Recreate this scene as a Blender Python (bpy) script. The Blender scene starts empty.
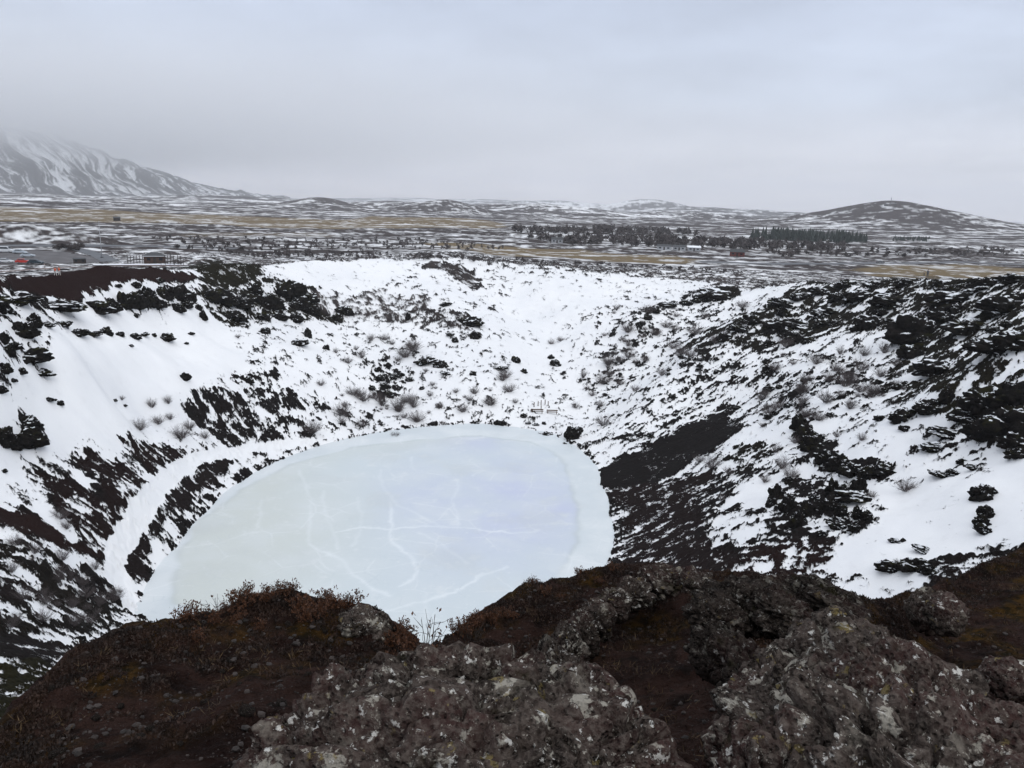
import bpy, bmesh, math, random
import numpy as np
from mathutils import Vector, Matrix

# ------------------------------------------------------------------ camera, sky, sun, exposure
SC = bpy.context.scene
COL = SC.collection
F = 760.0; PITCH = math.radians(13.3); ROLL = math.radians(1.9); H = 48.0
cam = bpy.data.cameras.new('camera'); camo = bpy.data.objects.new('camera', cam); COL.objects.link(camo)
cam.sensor_width = 36.0; cam.lens = 36.0 * F / 1024.0
cam.clip_start = 0.05; cam.clip_end = 200000
_Rt = Vector((1, 0, 0)); _Up = Vector((0, math.sin(PITCH), math.cos(PITCH))); _Fw = Vector((0, math.cos(PITCH), -math.sin(PITCH)))
_X = math.cos(ROLL) * _Rt + math.sin(ROLL) * _Up
_Y = -math.sin(ROLL) * _Rt + math.cos(ROLL) * _Up
camo.matrix_world = Matrix(((_X.x, _Y.x, -_Fw.x, 0), (_X.y, _Y.y, -_Fw.y, 0), (_X.z, _Y.z, -_Fw.z, H), (0, 0, 0, 1)))
SC.camera = camo

SC.view_settings.view_transform = 'Standard'; SC.view_settings.look = 'None'
SC.view_settings.gamma = 1.0; SC.view_settings.exposure = 0.0
SC.render.engine = 'CYCLES'
SC.cycles.use_denoising = True
SC.cycles.max_bounces = 6; SC.cycles.diffuse_bounces = 3; SC.cycles.volume_bounces = 3
SC.cycles.transparent_max_bounces = 8

SUN_EL, SUN_AZ = math.radians(38), math.radians(150)      # a high, hidden winter sun behind the overcast
w = bpy.data.worlds.new('World'); SC.world = w; w.use_nodes = True
def build_world():
    nt = w.node_tree; nt.nodes.clear(); N = nt.nodes.new; L = nt.links.new
    out = N('ShaderNodeOutputWorld')
    sky = N('ShaderNodeTexSky'); sky.sky_type = 'NISHITA'; sky.sun_disc = False
    sky.sun_elevation = SUN_EL; sky.sun_rotation = SUN_AZ
    bgs = N('ShaderNodeBackground'); bgs.inputs[1].default_value = 0.08
    L(sky.outputs[0], bgs.inputs[0])
    tc = N('ShaderNodeTexCoord'); sep = N('ShaderNodeSeparateXYZ'); L(tc.outputs['Generated'], sep.inputs[0])
    ramp = N('ShaderNodeValToRGB'); L(sep.outputs[2], ramp.inputs[0])
    cr = ramp.color_ramp
    pts = [(0.0, (1.42, 1.31, 1.33)), (0.022, (1.34, 1.25, 1.29)), (0.055, (.97, .965, 1.03)), (0.13, (.72, .80, .95)), (0.24, (.61, .69, .86)),
           (0.42, (.72, .79, .92)), (0.7, (1.08, 1.14, 1.23)), (1.0, (1.40, 1.45, 1.53))]
    while len(cr.elements) < len(pts): cr.elements.new(0.5)
    for e, (p, c) in zip(cr.elements, pts): e.position = p; e.color = (*c, 1)
    # cloud deck seen in perspective: direction projected on a level sheet
    mx = N('ShaderNodeMath'); mx.operation = 'MAXIMUM'; L(sep.outputs[2], mx.inputs[0]); mx.inputs[1].default_value = 0.0
    ad = N('ShaderNodeMath'); ad.operation = 'ADD'; L(mx.outputs[0], ad.inputs[0]); ad.inputs[1].default_value = 0.12
    dv = N('ShaderNodeVectorMath'); dv.operation = 'DIVIDE'; L(tc.outputs['Generated'], dv.inputs[0])
    cb = N('ShaderNodeCombineXYZ'); L(ad.outputs[0], cb.inputs[0]); L(ad.outputs[0], cb.inputs[1]); cb.inputs[2].default_value = 1.0
    L(cb.outputs[0], dv.inputs[1])
    n1 = N('ShaderNodeTexNoise'); n1.inputs['Scale'].default_value = 1.1; n1.inputs['Detail'].default_value = 7; n1.inputs['Roughness'].default_value = .56
    L(dv.outputs[0], n1.inputs['Vector'])
    mr = N('ShaderNodeMapRange'); L(n1.outputs[0], mr.inputs[0])
    mr.inputs[1].default_value = .3; mr.inputs[2].default_value = .7; mr.inputs[3].default_value = .83; mr.inputs[4].default_value = 1.13
    mu = N('ShaderNodeVectorMath'); mu.operation = 'SCALE'; L(ramp.outputs[0], mu.inputs[0]); L(mr.outputs[0], mu.inputs['Scale'])
    bgc = N('ShaderNodeBackground'); bgc.inputs[1].default_value = 1.0; L(mu.outputs[0], bgc.inputs[0])
    mix = N('ShaderNodeMixShader'); mix.inputs[0].default_value = 0.93
    L(bgs.outputs[0], mix.inputs[1]); L(bgc.outputs[0], mix.inputs[2]); L(mix.outputs[0], out.inputs[0])
build_world()
sun = bpy.data.lights.new('sun', 'SUN'); sun.energy = 0.8; sun.angle = math.radians(25); sun.color = (1, .97, .93)
suno = bpy.data.objects.new('sun', sun); COL.objects.link(suno)
suno.rotation_euler = (math.radians(90) - SUN_EL, 0, math.pi - SUN_AZ)
suno.location = (0, 0, 300)

# ------------------------------------------------------------------ helpers
rng = np.random.default_rng(7); random.seed(7)
def rays(px, py):
    px = np.asarray(px, float); py = np.asarray(py, float)
    u = (px - 512) / F; v = (py - 384) / F; c, s = math.cos(ROLL), math.sin(ROLL)
    a = u * c + v * s; b = -u * s + v * c
    return np.stack([a, math.cos(PITCH) - b * math.sin(PITCH), -math.sin(PITCH) - b * math.cos(PITCH)], -1)
def at_d(px, py, d):
    r = rays(px, py); h = np.hypot(r[..., 0], r[..., 1]); return r * (np.asarray(d) / h)[..., None] + np.array([0, 0, H])
def at_z(px, py, z):
    r = rays(px, py); return r * ((z - H) / r[..., 2])[..., None] + np.array([0, 0, H])

_prm = np.random.default_rng(3).permutation(4096).astype(np.int32)
_g2 = np.random.default_rng(5).uniform(0, 2 * np.pi, 4096)
_g2 = np.stack([np.cos(_g2), np.sin(_g2)], -1).astype(np.float32)
_g3 = np.random.default_rng(6).normal(size=(4096, 3)); _g3 = (_g3 / np.linalg.norm(_g3, axis=1)[:, None]).astype(np.float32)
def perlin2(x, y, seed=0):
    x = np.asarray(x, np.float64); y = np.asarray(y, np.float64)
    xi = np.floor(x); yi = np.floor(y); fx = (x - xi).astype(np.float32); fy = (y - yi).astype(np.float32)
    xi = xi.astype(np.int64); yi = yi.astype(np.int64)
    ux = fx * fx * fx * (fx * (fx * 6 - 15) + 10); uy = fy * fy * fy * (fy * (fy * 6 - 15) + 10)
    def g(i, j, a, b):
        h = _prm[(_prm[(i + seed * 131) & 4095] + j) & 4095]
        gg = _g2[h]; return gg[..., 0] * a + gg[..., 1] * b
    a = g(xi, yi, fx, fy); b = g(xi + 1, yi, fx - 1, fy); c = g(xi, yi + 1, fx, fy - 1); d = g(xi + 1, yi + 1, fx - 1, fy - 1)
    return (a + ux * (b - a)) * (1 - uy) + (c + ux * (d - c)) * uy
def perlin3(p, seed=0):
    pi = np.floor(p).astype(np.int64); f = (p - pi); u = f * f * f * (f * (f * 6 - 15) + 10); r = 0
    for i in (0, 1):
        for j in (0, 1):
            for k in (0, 1):
                h = _prm[(_prm[(_prm[(pi[:, 0] + i + seed * 131) & 4095] + pi[:, 1] + j) & 4095] + pi[:, 2] + k) & 4095]
                gg = _g3[h]; d = gg[:, 0] * (f[:, 0] - i) + gg[:, 1] * (f[:, 1] - j) + gg[:, 2] * (f[:, 2] - k)
                r = r + d * (u[:, 0] if i else 1 - u[:, 0]) * (u[:, 1] if j else 1 - u[:, 1]) * (u[:, 2] if k else 1 - u[:, 2])
    return r
def fbm2(x, y, octs=4, seed=0, rough=.5, lac=2.03):
    r = 0; a = 1.0
    for o in range(octs):
        r = r + a * perlin2(x, y, seed + o * 7); x = x * lac + 3.1; y = y * lac + 1.7; a *= rough
    return r
def fbm3(p, octs=4, seed=0, rough=.5, lac=2.03, ridge=False):
    r = 0; a = 1.0
    for o in range(octs):
        n = perlin3(p, seed + o * 7); r = r + a * ((1 - 2.2 * np.abs(n)) * .5 if ridge else n); p = p * lac + 3.3; a *= rough
    return r
def sstep(a, b, x):
    t = np.clip((x - a) / (b - a), 0, 1); return t * t * (3 - 2 * t)
def unif(n):                       # a noise field mapped to an even 0..1 spread
    z = (n - n.mean()) / n.std(); return .5 * (1 + np.tanh(.8 * z))
def poly_sdf(X, Y, poly):          # signed distance to a polygon, negative inside
    d2 = np.full(X.shape, 1e18); ins = np.zeros(X.shape, bool); n = len(poly)
    for i in range(n):
        ax, ay = poly[i]; bx, by = poly[(i + 1) % n]
        ex, ey = bx - ax, by - ay; t = np.clip(((X - ax) * ex + (Y - ay) * ey) / (ex * ex + ey * ey + 1e-9), 0, 1)
        d2 = np.minimum(d2, (X - ax - t * ex) ** 2 + (Y - ay - t * ey) ** 2)
        if ay != by:
            c = ((ay > Y) != (by > Y)) & (X < (bx - ax) * (Y - ay) / (by - ay) + ax); ins ^= c
    d = np.sqrt(d2); return np.where(ins, -d, d)
def line_dist(X, Y, pts):
    d2 = np.full(X.shape, 1e18)
    for (ax, ay), (bx, by) in zip(pts[:-1], pts[1:]):
        ex, ey = bx - ax, by - ay; t = np.clip(((X - ax) * ex + (Y - ay) * ey) / (ex * ex + ey * ey + 1e-9), 0, 1)
        d2 = np.minimum(d2, (X - ax - t * ex) ** 2 + (Y - ay - t * ey) ** 2)
    return np.sqrt(d2)

# ------------------------------------------------------------------ the lie of the land
LAKE_PX = [(140, 612), (150, 580), (180, 545), (210, 510), (245, 480), (290, 457), (345, 440), (400, 430), (480, 424), (550, 434), (585, 455), (600, 485), (608, 515), (613, 545), (603, 568)]
_l = at_z(*np.array(LAKE_PX, float).T, np.zeros(len(LAKE_PX)))[:, :2]
_s = H / 52.0
LAKE = np.concatenate([_l, np.array([(12, 92), (4, 82), (-10, 76), (-25, 75), (-38, 80)]) * _s])
CX, CY = -14.0, 112.0
RIM = []
for px, py, d in [(-60, 283, 118), (0, 277, 140), (57, 272, 165), (150, 269, 198), (260, 268, 240), (330, 262, 270), (400, 258, 283), (480, 261, 288), (560, 270, 287), (640, 284, 275),
                  (700, 293, 264), (740, 290, 260), (800, 285, 236), (850, 283, 214), (925, 278, 192), (1024, 281, 158), (1150, 285, 118)]:
    RIM.append(at_d(px, py, d))
RIM += [np.array(p, float) for p in [(78, 45, 46.5), (50, 12, 47), (25, 1, 46.6), (0, 2, 46.2), (-22, 6, 45), (-45, 22, 42), (-62, 50, 39)]]
RIM = np.array(RIM)
def polar_table(P):
    th = np.arctan2(P[:, 0] - CX, P[:, 1] - CY); r = np.hypot(P[:, 0] - CX, P[:, 1] - CY); o = np.argsort(th); return th[o], r[o], o
_tl, _rl, _ = polar_table(LAKE); _tr, _rr, _o = polar_table(RIM); _zr = RIM[_o, 2]
TH = np.linspace(-np.pi, np.pi, 721)
def smooth(a, k=9):
    ker = np.hanning(k + 2)[1:-1]; ker /= ker.sum(); b = np.concatenate([a[-1 - k:-1], a, a[1:1 + k]]); return np.convolve(b, ker, 'same')[k:-k]
SH = smooth(np.interp(TH, _tl, _rl, period=2 * np.pi), 9)
RR = smooth(np.interp(TH, _tr, _rr, period=2 * np.pi), 15)
ZR = smooth(np.interp(TH, _tr, _zr, period=2 * np.pi), 15)

def plain(x, y):
    d = np.hypot(x, y)
    z = np.interp(d, [0, 300, 600, 1500, 4000, 9000, 60000], [25, 24.5, 23, 18, 8, 0, -5])
    z = z + fbm2(x / 130., y / 130., 3, 40) * 2.2 * sstep(230, 420, d) + fbm2(x / 700., y / 700., 3, 44) * np.interp(d, [300, 900, 2500, 6000, 30000], [0, 5, 16, 26, 30])
    for hx, hy, sx, sy, hh in HILLS:
        z = z + hh * np.exp(-((x - hx) ** 2 / (2 * sx * sx) + (y - hy) ** 2 / (2 * sy * sy)))
    return z
HILLS = []
def add_hill(px, py_top, d, wpx, hh, depth):     # a hill standing at its own distance; hh metres above the plain
    p = at_d(np.array(px), np.array(py_top), np.array(d)); HILLS.append((p[0], p[1], wpx * d / F, depth, hh))
for a in [(445, 203, 2600, 30, 42, 140), (320, 205, 2900, 26, 34, 160), (500, 208, 3600, 50, 34, 220), (395, 207, 3900, 40, 36, 220), (650, 204, 9000, 32, 150, 500), (700, 210, 7000, 45, 80, 500),
          (560, 202, 12000, 60, 120, 800), (480, 200, 14000, 50, 110, 900), (770, 214, 8000, 40, 70, 500), (420, 198, 17000, 60, 110, 1200), (570, 212, 3300, 40, 30, 200), (675, 214, 3700, 40, 34, 200), (240, 199, 5200, 60, 40, 300),
          (50, 240, 420, 26, 4.5, 16), (88, 243, 400, 16, 3.0, 12), (10, 243, 425, 22, 4.5, 14), (205, 256, 285, 22, 3.2, 12), (445, 262, 330, 30, 2.5, 14)]:
    add_hill(*a)
for a in [(890, 206, 2500, 30, 30, 200), (900, 215, 2500, 62, 36, 330), (800, 226, 2450, 40, 8, 200), (980, 225, 2600, 45, 8, 260)]:
    add_hill(*a)

FOLDS = []
def crater(x, y):
    """height of the crater wall, and (fall-line coordinate, along-wall coordinate, 0 shore .. 1 rim)"""
    dx, dy = x - CX, y - CY; th = np.arctan2(dx, dy); r = np.hypot(dx, dy)
    s0 = np.interp(th, TH, SH); r1 = np.interp(th, TH, RR); z1 = np.interp(th, TH, ZR)
    wob = fbm2(x / 26., y / 26., 3, 60) * 5.0
    t = (r - s0) / np.maximum(r1 - s0, 5)
    tt = np.clip(t + wob / np.maximum(r1 - s0, 5) * np.clip(t * 2, 0, 1) * np.clip((1 - t) * 3, 0, 1), 0, 1)
    near = sstep(.6, .95, -np.cos(th))            # wall below the viewpoint
    ex = 1.12 + .25 * near
    g = np.clip(tt, 0, 1) ** ex
    g = g + (.035 * np.sin(tt * 9.0 + th * 3)) * np.clip(tt * 3, 0, 1) * np.clip((1 - tt) * 3, 0, 1)
    z = z1 * g
    for fp, fh, fw in FOLDS: z = z + fh * np.exp(-(line_dist(x, y, fp) / fw) ** 2) * np.clip(t * 6, 0, 1)
    z = np.where(t < 0, np.maximum(t * 12, -2.5), z)
    zp = plain(x, y); out = np.maximum(r - r1, 0)
    z = np.where(t > 1, zp + (z1 - zp) * np.exp(-out / 26.), z)
    return z, r, th, t
# the crest of soil and rock that the viewer stands behind
CREST_PX = [(-260, 800, 5), (-120, 790, 5.6), (0, 742, 6.0), (40, 692, 6.5), (80, 655, 7), (130, 634, 7.3), (200, 618, 7.5), (240, 609, 7.6), (290, 601, 7.8), (340, 606, 7.6), (372, 616, 7.3), (392, 636, 7), (428, 662, 6.2), (441, 660, 6.6),
            (452, 642, 7.6), (480, 616, 8.6), (520, 596, 9.2), (560, 580, 9.8), (600, 573, 10), (650, 571, 10), (700, 576, 9.5), (760, 580, 9), (830, 594, 9), (870, 604, 9.5), (920, 598, 11), (960, 578, 13), (1024, 551, 15), (1150, 545, 16), (1500, 540, 16)]
_c = np.array(CREST_PX, float); _cp = at_d(_c[:, 0], _c[:, 1], _c[:, 2])
_caz = np.arctan2(_cp[:, 0], _cp[:, 1]); _o = np.argsort(_caz)
AZC, ZC, DC = _caz[_o], _cp[_o, 2], _c[_o, 2]
def foreground(x, y):
    az = np.arctan2(x, y); d = np.hypot(x, y)
    dc = np.interp(az, AZC, DC); zc = np.interp(az, AZC, ZC)
    z0 = 46.25; t = np.clip((d - 1.0) / (dc - 1.0), 0, 1)
    z = z0 + (zc - z0) * (1 - (1 - t) ** 1.8)
    over = np.maximum(d - dc, 0)
    z = z - over * 1.5 * sstep(0, 1.2, over)
    return z, t, over
def clods(x, y, ov):
    c = fbm2(x / 1.5, y / 1.5, 4, 70, .55) * .16 + fbm2(x / .28, y / .28, 4, 74, .6) * .045 + np.abs(perlin2(x / .11, y / .11, 79)) * .022
    return c * (1 - .5 * sstep(0.0, 3.5, ov)) * np.clip((np.hypot(x, y) - .9) / 1.5, 0, 1)
def fg_z(x, y):
    z, t, ov = foreground(x, y); return z + clods(x, y, ov)
def base(x, y, fg=True):
    z, r, th, t = crater(x, y)
    if fg:
        d = np.hypot(x, y); k = (d < 45) & (np.abs(np.arctan2(x, y)) < 1.5)
        if np.any(k):
            zf, tf, ov = foreground(x[k], y[k]); z = z.copy(); side = sstep(1.5, 1.15, np.abs(np.arctan2(x[k], y[k])))
            zz = z[k]; lim = np.where(ov > 0, np.maximum(zz, zf), zf); z[k] = zz + (lim - zz) * side
    return z
_dd = np.exp(np.linspace(math.log(16), math.log(50000), 5000))
def hit(px, py, fg=False, d0=16.0):
    """where the sight line through a photo pixel meets the ground"""
    px = np.atleast_1d(np.asarray(px, float)); py = np.atleast_1d(np.asarray(py, float)); r = rays(px, py); h = np.hypot(r[:, 0], r[:, 1]); out = []
    for i in range(len(px)):
        dd = _dd[_dd >= d0] if not fg else np.exp(np.linspace(math.log(1.2), math.log(50), 3000))
        X, Y = r[i, 0] / h[i] * dd, r[i, 1] / h[i] * dd; Z = H + r[i, 2] / h[i] * dd
        b = base(X, Y, fg); b = np.maximum(b, 0) if not fg else b
        k = np.nonzero(b >= Z)[0]; j = k[0] if len(k) else len(dd) - 1
        out.append((X[j], Y[j], b[j]))
    return np.array(out)

_f = []
for _p, _h, _w in [([(592, 424), (575, 385), (555, 345), (525, 305), (490, 272)], -3.2, 11.), ([(600, 440), (655, 402), (715, 350), (765, 314)], 2.4, 9.), ([(640, 326), (672, 303), (718, 293)], 1.8, 6.), ([(480, 400), (470, 340), (440, 305)], 2.0, 11.), ([(400, 415), (385, 365), (350, 320)], -2.0, 9.), ([(300, 440), (290, 380), (270, 320)], 1.5, 9.)]:
    _f.append((hit(*np.array(_p, float).T)[:, :2], _h, _w))
FOLDS += _f

# ------------------------------------------------------------------ materials
def mat(name):
    m = bpy.data.materials.new(name); m.use_nodes = True; nt = m.node_tree; nt.nodes.clear()
    out = nt.nodes.new('ShaderNodeOutputMaterial'); b = nt.nodes.new('ShaderNodeBsdfPrincipled'); nt.links.new(b.outputs[0], out.inputs[0])
    return m, nt, b
class G:                                    # small node-building helper
    def __init__(s, nt): s.nt = nt
    def n(s, t, **kw):
        o = s.nt.nodes.new(t)
        for k, v in kw.items(): setattr(o, k, v)
        return o
    def l(s, a, b): s.nt.links.new(a, b)
    def put(s, inp, v):
        if hasattr(v, 'is_linked') or isinstance(v, bpy.types.NodeSocket): s.l(v, inp)
        else: inp.default_value = v
    def math(s, op, a, b=0.0, c=None):
        o = s.n('ShaderNodeMath', operation=op); s.put(o.inputs[0], a); s.put(o.inputs[1], b)
        if c is not None: s.put(o.inputs[2], c)
        return o.outputs[0]
    def attr(s, name): return s.n('ShaderNodeAttribute', attribute_name=name).outputs['Fac']
    def noise(s, scale, detail=4, rough=.55, vec=None, out=0):
        o = s.n('ShaderNodeTexNoise'); o.inputs['Scale'].default_value = scale; o.inputs['Detail'].default_value = detail; o.inputs['Roughness'].default_value = rough
        s.l(vec if vec is not None else s.co(), o.inputs['Vector']); return o.outputs[out]
    def voro(s, scale, vec=None, out=0, feature='F1'):
        o = s.n('ShaderNodeTexVoronoi', feature=feature); o.inputs['Scale'].default_value = scale
        s.l(vec if vec is not None else s.co(), o.inputs['Vector']); return o.outputs[out]
    def co(s):
        if not hasattr(s, '_co'): s._co = s.n('ShaderNodeTexCoord').outputs['Object']
        return s._co
    def mapr(s, v, a, b, c=0.0, d=1.0, smooth=True):
        o = s.n('ShaderNodeMapRange'); o.clamp = True
        if smooth: o.interpolation_type = 'SMOOTHSTEP'
        s.put(o.inputs[0], v)
        for i, q in zip((1, 2, 3, 4), (a, b, c, d)): s.put(o.inputs[i], q)
        return o.outputs[0]
    def mix(s, f, a, b, op='MIX'):
        o = s.n('ShaderNodeMix', data_type='RGBA', blend_type=op); s.put(o.inputs[0], f)
        for i, q in ((6, a), (7, b)): s.put(o.inputs[i], (*q, 1) if isinstance(q, tuple) and len(q) == 3 else q)
        return o.outputs[2]
    def bump(s, h, strength, dist, normal=None):
        o = s.n('ShaderNodeBump'); o.inputs['Strength'].default_value = strength; o.inputs['Distance'].default_value = dist
        s.l(h, o.inputs['Height'])
        if normal is not None: s.l(normal, o.inputs['Normal'])
        return o.outputs[0]

def mat_plain(name, c, rough=.7, var=.25, scale=3.0, metal=0.0, bump=0.0):
    m, nt, b = mat(name); g = G(nt)
    f = g.noise(scale, 4)
    b.inputs['Base Color'].default_value = (*c, 1)
    g.l(g.mix(g.mapr(f, .3, .7), tuple(x * (1 - var) for x in c), tuple(min(1, x * (1 + var)) for x in c)), b.inputs['Base Color'])
    b.inputs['Roughness'].default_value = rough; b.inputs['Metallic'].default_value = metal
    if bump: g.l(g.bump(g.noise(scale * 4, 5), bump, .02), b.inputs['Normal'])
    return m

def mat_ground():
    m, nt, b = mat('snow_and_scoria'); g = G(nt)
    bare = g.attr('bare'); red = g.attr('red'); moss = g.attr('moss'); straw = g.attr('straw'); near = g.attr('near'); heath = g.attr('heath')
    fine = g.noise(2.2, 6, .72); gr = g.noise(34, 5, .65); mid = g.noise(.35, 4)
    mm = g.math('ADD', bare, g.math('MULTIPLY', g.math('SUBTRACT', fine, .5), .80))
    mm = g.math('ADD', mm, g.math('MULTIPLY', g.math('SUBTRACT', g.noise(6.5, 3, .6), .5), .30))
    soft = g.math('MULTIPLY', heath, .27)
    k = g.mapr(mm, g.math('SUBTRACT', .445, soft), g.math('ADD', .575, soft))
    snow = g.mix(g.mapr(g.noise(.05, 3), .35, .7), (.835, .835, .84), (.78, .785, .80))
    snow = g.mix(g.mapr(g.noise(.6, 4), .55, .8, 0, .25), snow, (.62, .61, .62))
    dark = g.mix(g.mapr(fine, .3, .7), (.0045, .0038, .0038), (.0135, .0105, .0098))
    redc = g.mix(g.mapr(gr, .3, .7), (.0105, .0048, .0042), (.024, .0105, .009))
    mossc = g.mix(g.mapr(fine, .3, .75), (.006, .006, .003), (.024, .020, .006))
    heathc = g.mix(g.mapr(mid, .3, .7), (.030, .025, .027), (.078, .064, .060))
    strawc = g.mix(g.mapr(fine, .3, .7), (.125, .092, .052), (.215, .165, .098))
    c = g.mix(g.mapr(red, .2, .8), dark, redc); c = g.mix(moss, c, mossc); c = g.mix(heath, c, heathc); c = g.mix(straw, c, strawc)
    # bare soil at the viewer's feet: brown earth, rust-red gravel, dark humus
    e = g.mix(g.mapr(g.noise(1.3, 4), .35, .65), (.010, .0046, .0034), (.031, .0165, .0130))
    e = g.mix(g.mapr(gr, .5, .8, 0, .6), e, (.042, .028, .023))
    e = g.mix(g.mapr(g.noise(3.1, 5), .5, .68, 0, .75), e, (.0035, .0026, .0022))
    e = g.mix(moss, e, g.mix(g.mapr(g.noise(9, 4), .35, .65), (.012, .0085, .003), (.052, .027, .006)))
    c = g.mix(near, c, e)
    col = g.mix(k, snow, c); g.l(col, b.inputs['Base Color'])
    b.inputs['Roughness'].default_value = .95
    b.inputs['Specular IOR Level'].default_value = .06
    h = g.math('ADD', g.math('MULTIPLY', gr, .4), g.math('MULTIPLY', g.noise(9, 5, .6), 1.0))
    n1 = g.bump(g.math('MULTIPLY', g.math('ADD', g.noise(1.1, 5), g.math('MULTIPLY', fine, .5)), g.math('ADD', k, .12)), .9, .35)
    n2 = g.bump(g.math('MULTIPLY', h, near), 1.0, .05, n1)
    g.l(n2, b.inputs['Normal'])
    return m

def mat_ice():
    m, nt, b = mat('lake_ice'); g = G(nt)
    cr = g.attr('crack'); inner = g.attr('inner'); lip = g.attr('lip'); blue = g.attr('blue'); green = g.attr('green')
    n = g.noise(.12, 5); n2 = g.noise(1.4, 4)
    outer = g.mix(g.mapr(n, .35, .65), (.595, .64, .665), (.665, .70, .715))
    inn = g.mix(blue, (.575, .63, .65), (.515, .55, .675))
    inn = g.mix(green, inn, (.57, .595, .56))
    inn = g.mix(g.mapr(n, .4, .7, 0, .45), inn, (.64, .675, .69))
    c = g.mix(inner, outer, inn)
    c = g.mix(g.math('MULTIPLY', lip, .38), c, (.42, .46, .46))
    c = g.mix(g.math('MULTIPLY', cr, .52), c, (.80, .83, .85))
    wv = g.n('ShaderNodeVectorMath', operation='ADD'); g.l(g.co(), wv.inputs[0]); g.l(g.noise(.35, 4, .6, None, 1), wv.inputs[1])
    fc = g.mapr(g.voro(.16, wv.outputs[0], 0, 'DISTANCE_TO_EDGE'), .0, .035, 1, 0); fc2 = g.mapr(g.voro(.41, wv.outputs[0], 0, 'DISTANCE_TO_EDGE'), .0, .05, 1, 0)
    c = g.mix(g.math('MULTIPLY', fc, g.mapr(n, .42, .62, 0, .30)), c, (.76, .785, .80))
    c = g.mix(g.math('MULTIPLY', fc2, g.mapr(g.noise(.21, 3), .5, .66, 0, .22)), c, (.45, .51, .55))
    c = g.mix(g.mapr(n2, .58, .75, 0, .25), c, (.77, .785, .79))
    c = g.mix(g.mapr(g.noise(.28, 6, .65), .54, .72, 0, .40), c, (.74, .76, .77))
    c = g.mix(g.mapr(g.noise(.07, 5, .6), .52, .66, 0, .30), c, (.50, .53, .53))
    g.l(c, b.inputs['Base Color']); b.inputs['Roughness'].default_value = .42; b.inputs['Specular IOR Level'].default_value = .3
    g.l(g.bump(g.noise(3, 4), .15, .05), b.inputs['Normal'])
    return m

def mat_lava(name, lichen=0.0, big=1.0, tone=1.0):
    """dark scoria; lichen puts pale crusts, ochre spots and moss on the stone"""
    m, nt, b = mat(name); g = G(nt)
    oi = g.n('ShaderNodeObjectInfo'); ad = g.n('ShaderNodeVectorMath', operation='ADD'); g.l(g.co(), ad.inputs[0])
    sc = g.n('ShaderNodeVectorMath', operation='SCALE'); g.l(oi.outputs['Location'], sc.inputs[0]); sc.inputs['Scale'].default_value = .37; g.l(sc.outputs[0], ad.inputs[1])
    v = ad.outputs[0]
    a = g.noise(2.2 * big, 6, .6, v); f = g.noise(18 * big, 5, .65, v); hgt = g.n('ShaderNodeNewGeometry')
    sep = g.n('ShaderNodeSeparateXYZ'); g.l(hgt.outputs['Normal'], sep.inputs[0]); up = sep.outputs[2]
    if lichen:
        c = g.mix(g.mapr(a, .35, .65), tuple(q * tone for q in (.009, .0068, .0058)), tuple(q * tone for q in (.066, .050, .043)))
        c = g.mix(g.mapr(g.noise(.9 * big, 4, .5, v), .46, .60, 0, .8), c, tuple(q * tone for q in (.055, .030, .027)))
        c = g.mix(g.mapr(f, .38, .7, 0, .7), c, tuple(q * tone for q in (.145, .120, .103)))
        # crustose lichen: ragged crusts of several sizes and colours, thickest on what faces the sky
        for k_, (s_, lo, hi, colr, amt) in enumerate(((1.7, .56, .66, (.19, .168, .14), .65), (4.2, .575, .62, (.36, .335, .285), .8), (8.5, .60, .64, (.58, .56, .52), .95), (4.3, .62, .66, (.20, .155, .065), .75), (17, .61, .66, (.38, .35, .30), .8))):
            of = g.n('ShaderNodeVectorMath', operation='ADD'); g.l(v, of.inputs[0]); of.inputs[1].default_value = (k_ * 7.3, k_ * 3.1, 5.)
            msk = g.mapr(g.noise(s_ * big, 7, .68, of.outputs[0]), lo, hi)
            msk = g.math('MULTIPLY', msk, g.math('MULTIPLY', g.mapr(up, -.15, .5, .12, 1), amt * lichen))
            c = g.mix(msk, c, colr)
        c = g.mix(g.mapr(g.noise(2.4 * big, 5, .6, v), .58, .70, 0, .7), c, (.014, .0125, .004))
        pit = g.mapr(g.voro(21 * big, v), .0, .45)
        h = g.math('ADD', g.math('ADD', a, g.math('MULTIPLY', f, .5)), g.math('MULTIPLY', pit, .4))
        g.l(g.bump(h, 1.0, .06), b.inputs['Normal'])
    else:
        c = g.mix(g.mapr(a, .35, .65), (.0042, .0037, .0036), (.015, .0128, .0115))
        c = g.mix(g.mapr(f, .5, .75, 0, .7), c, (.028, .0245, .021))
        c = g.mix(g.math('MULTIPLY', g.mapr(g.noise(.9 * big, 4, .5, v), .5, .66), g.mapr(up, .1, .8)), c, (.020, .019, .006))
        g.l(g.bump(g.math('ADD', a, g.math('MULTIPLY', f, .4)), 1.0, .25), b.inputs['Normal'])
        # snow caught on the flat tops
        sn = g.math('ADD', up, g.math('MULTIPLY', g.math('SUBTRACT', g.noise(1.7 * big, 4, .5, v), .5), 1.5))
        c = g.mix(g.mapr(sn, .90, 1.02), c, (.78, .80, .83))
    g.l(c, b.inputs['Base Color']); b.inputs['Roughness'].default_value = 1.0; b.inputs['Specular IOR Level'].default_value = .05
    return m

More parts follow.
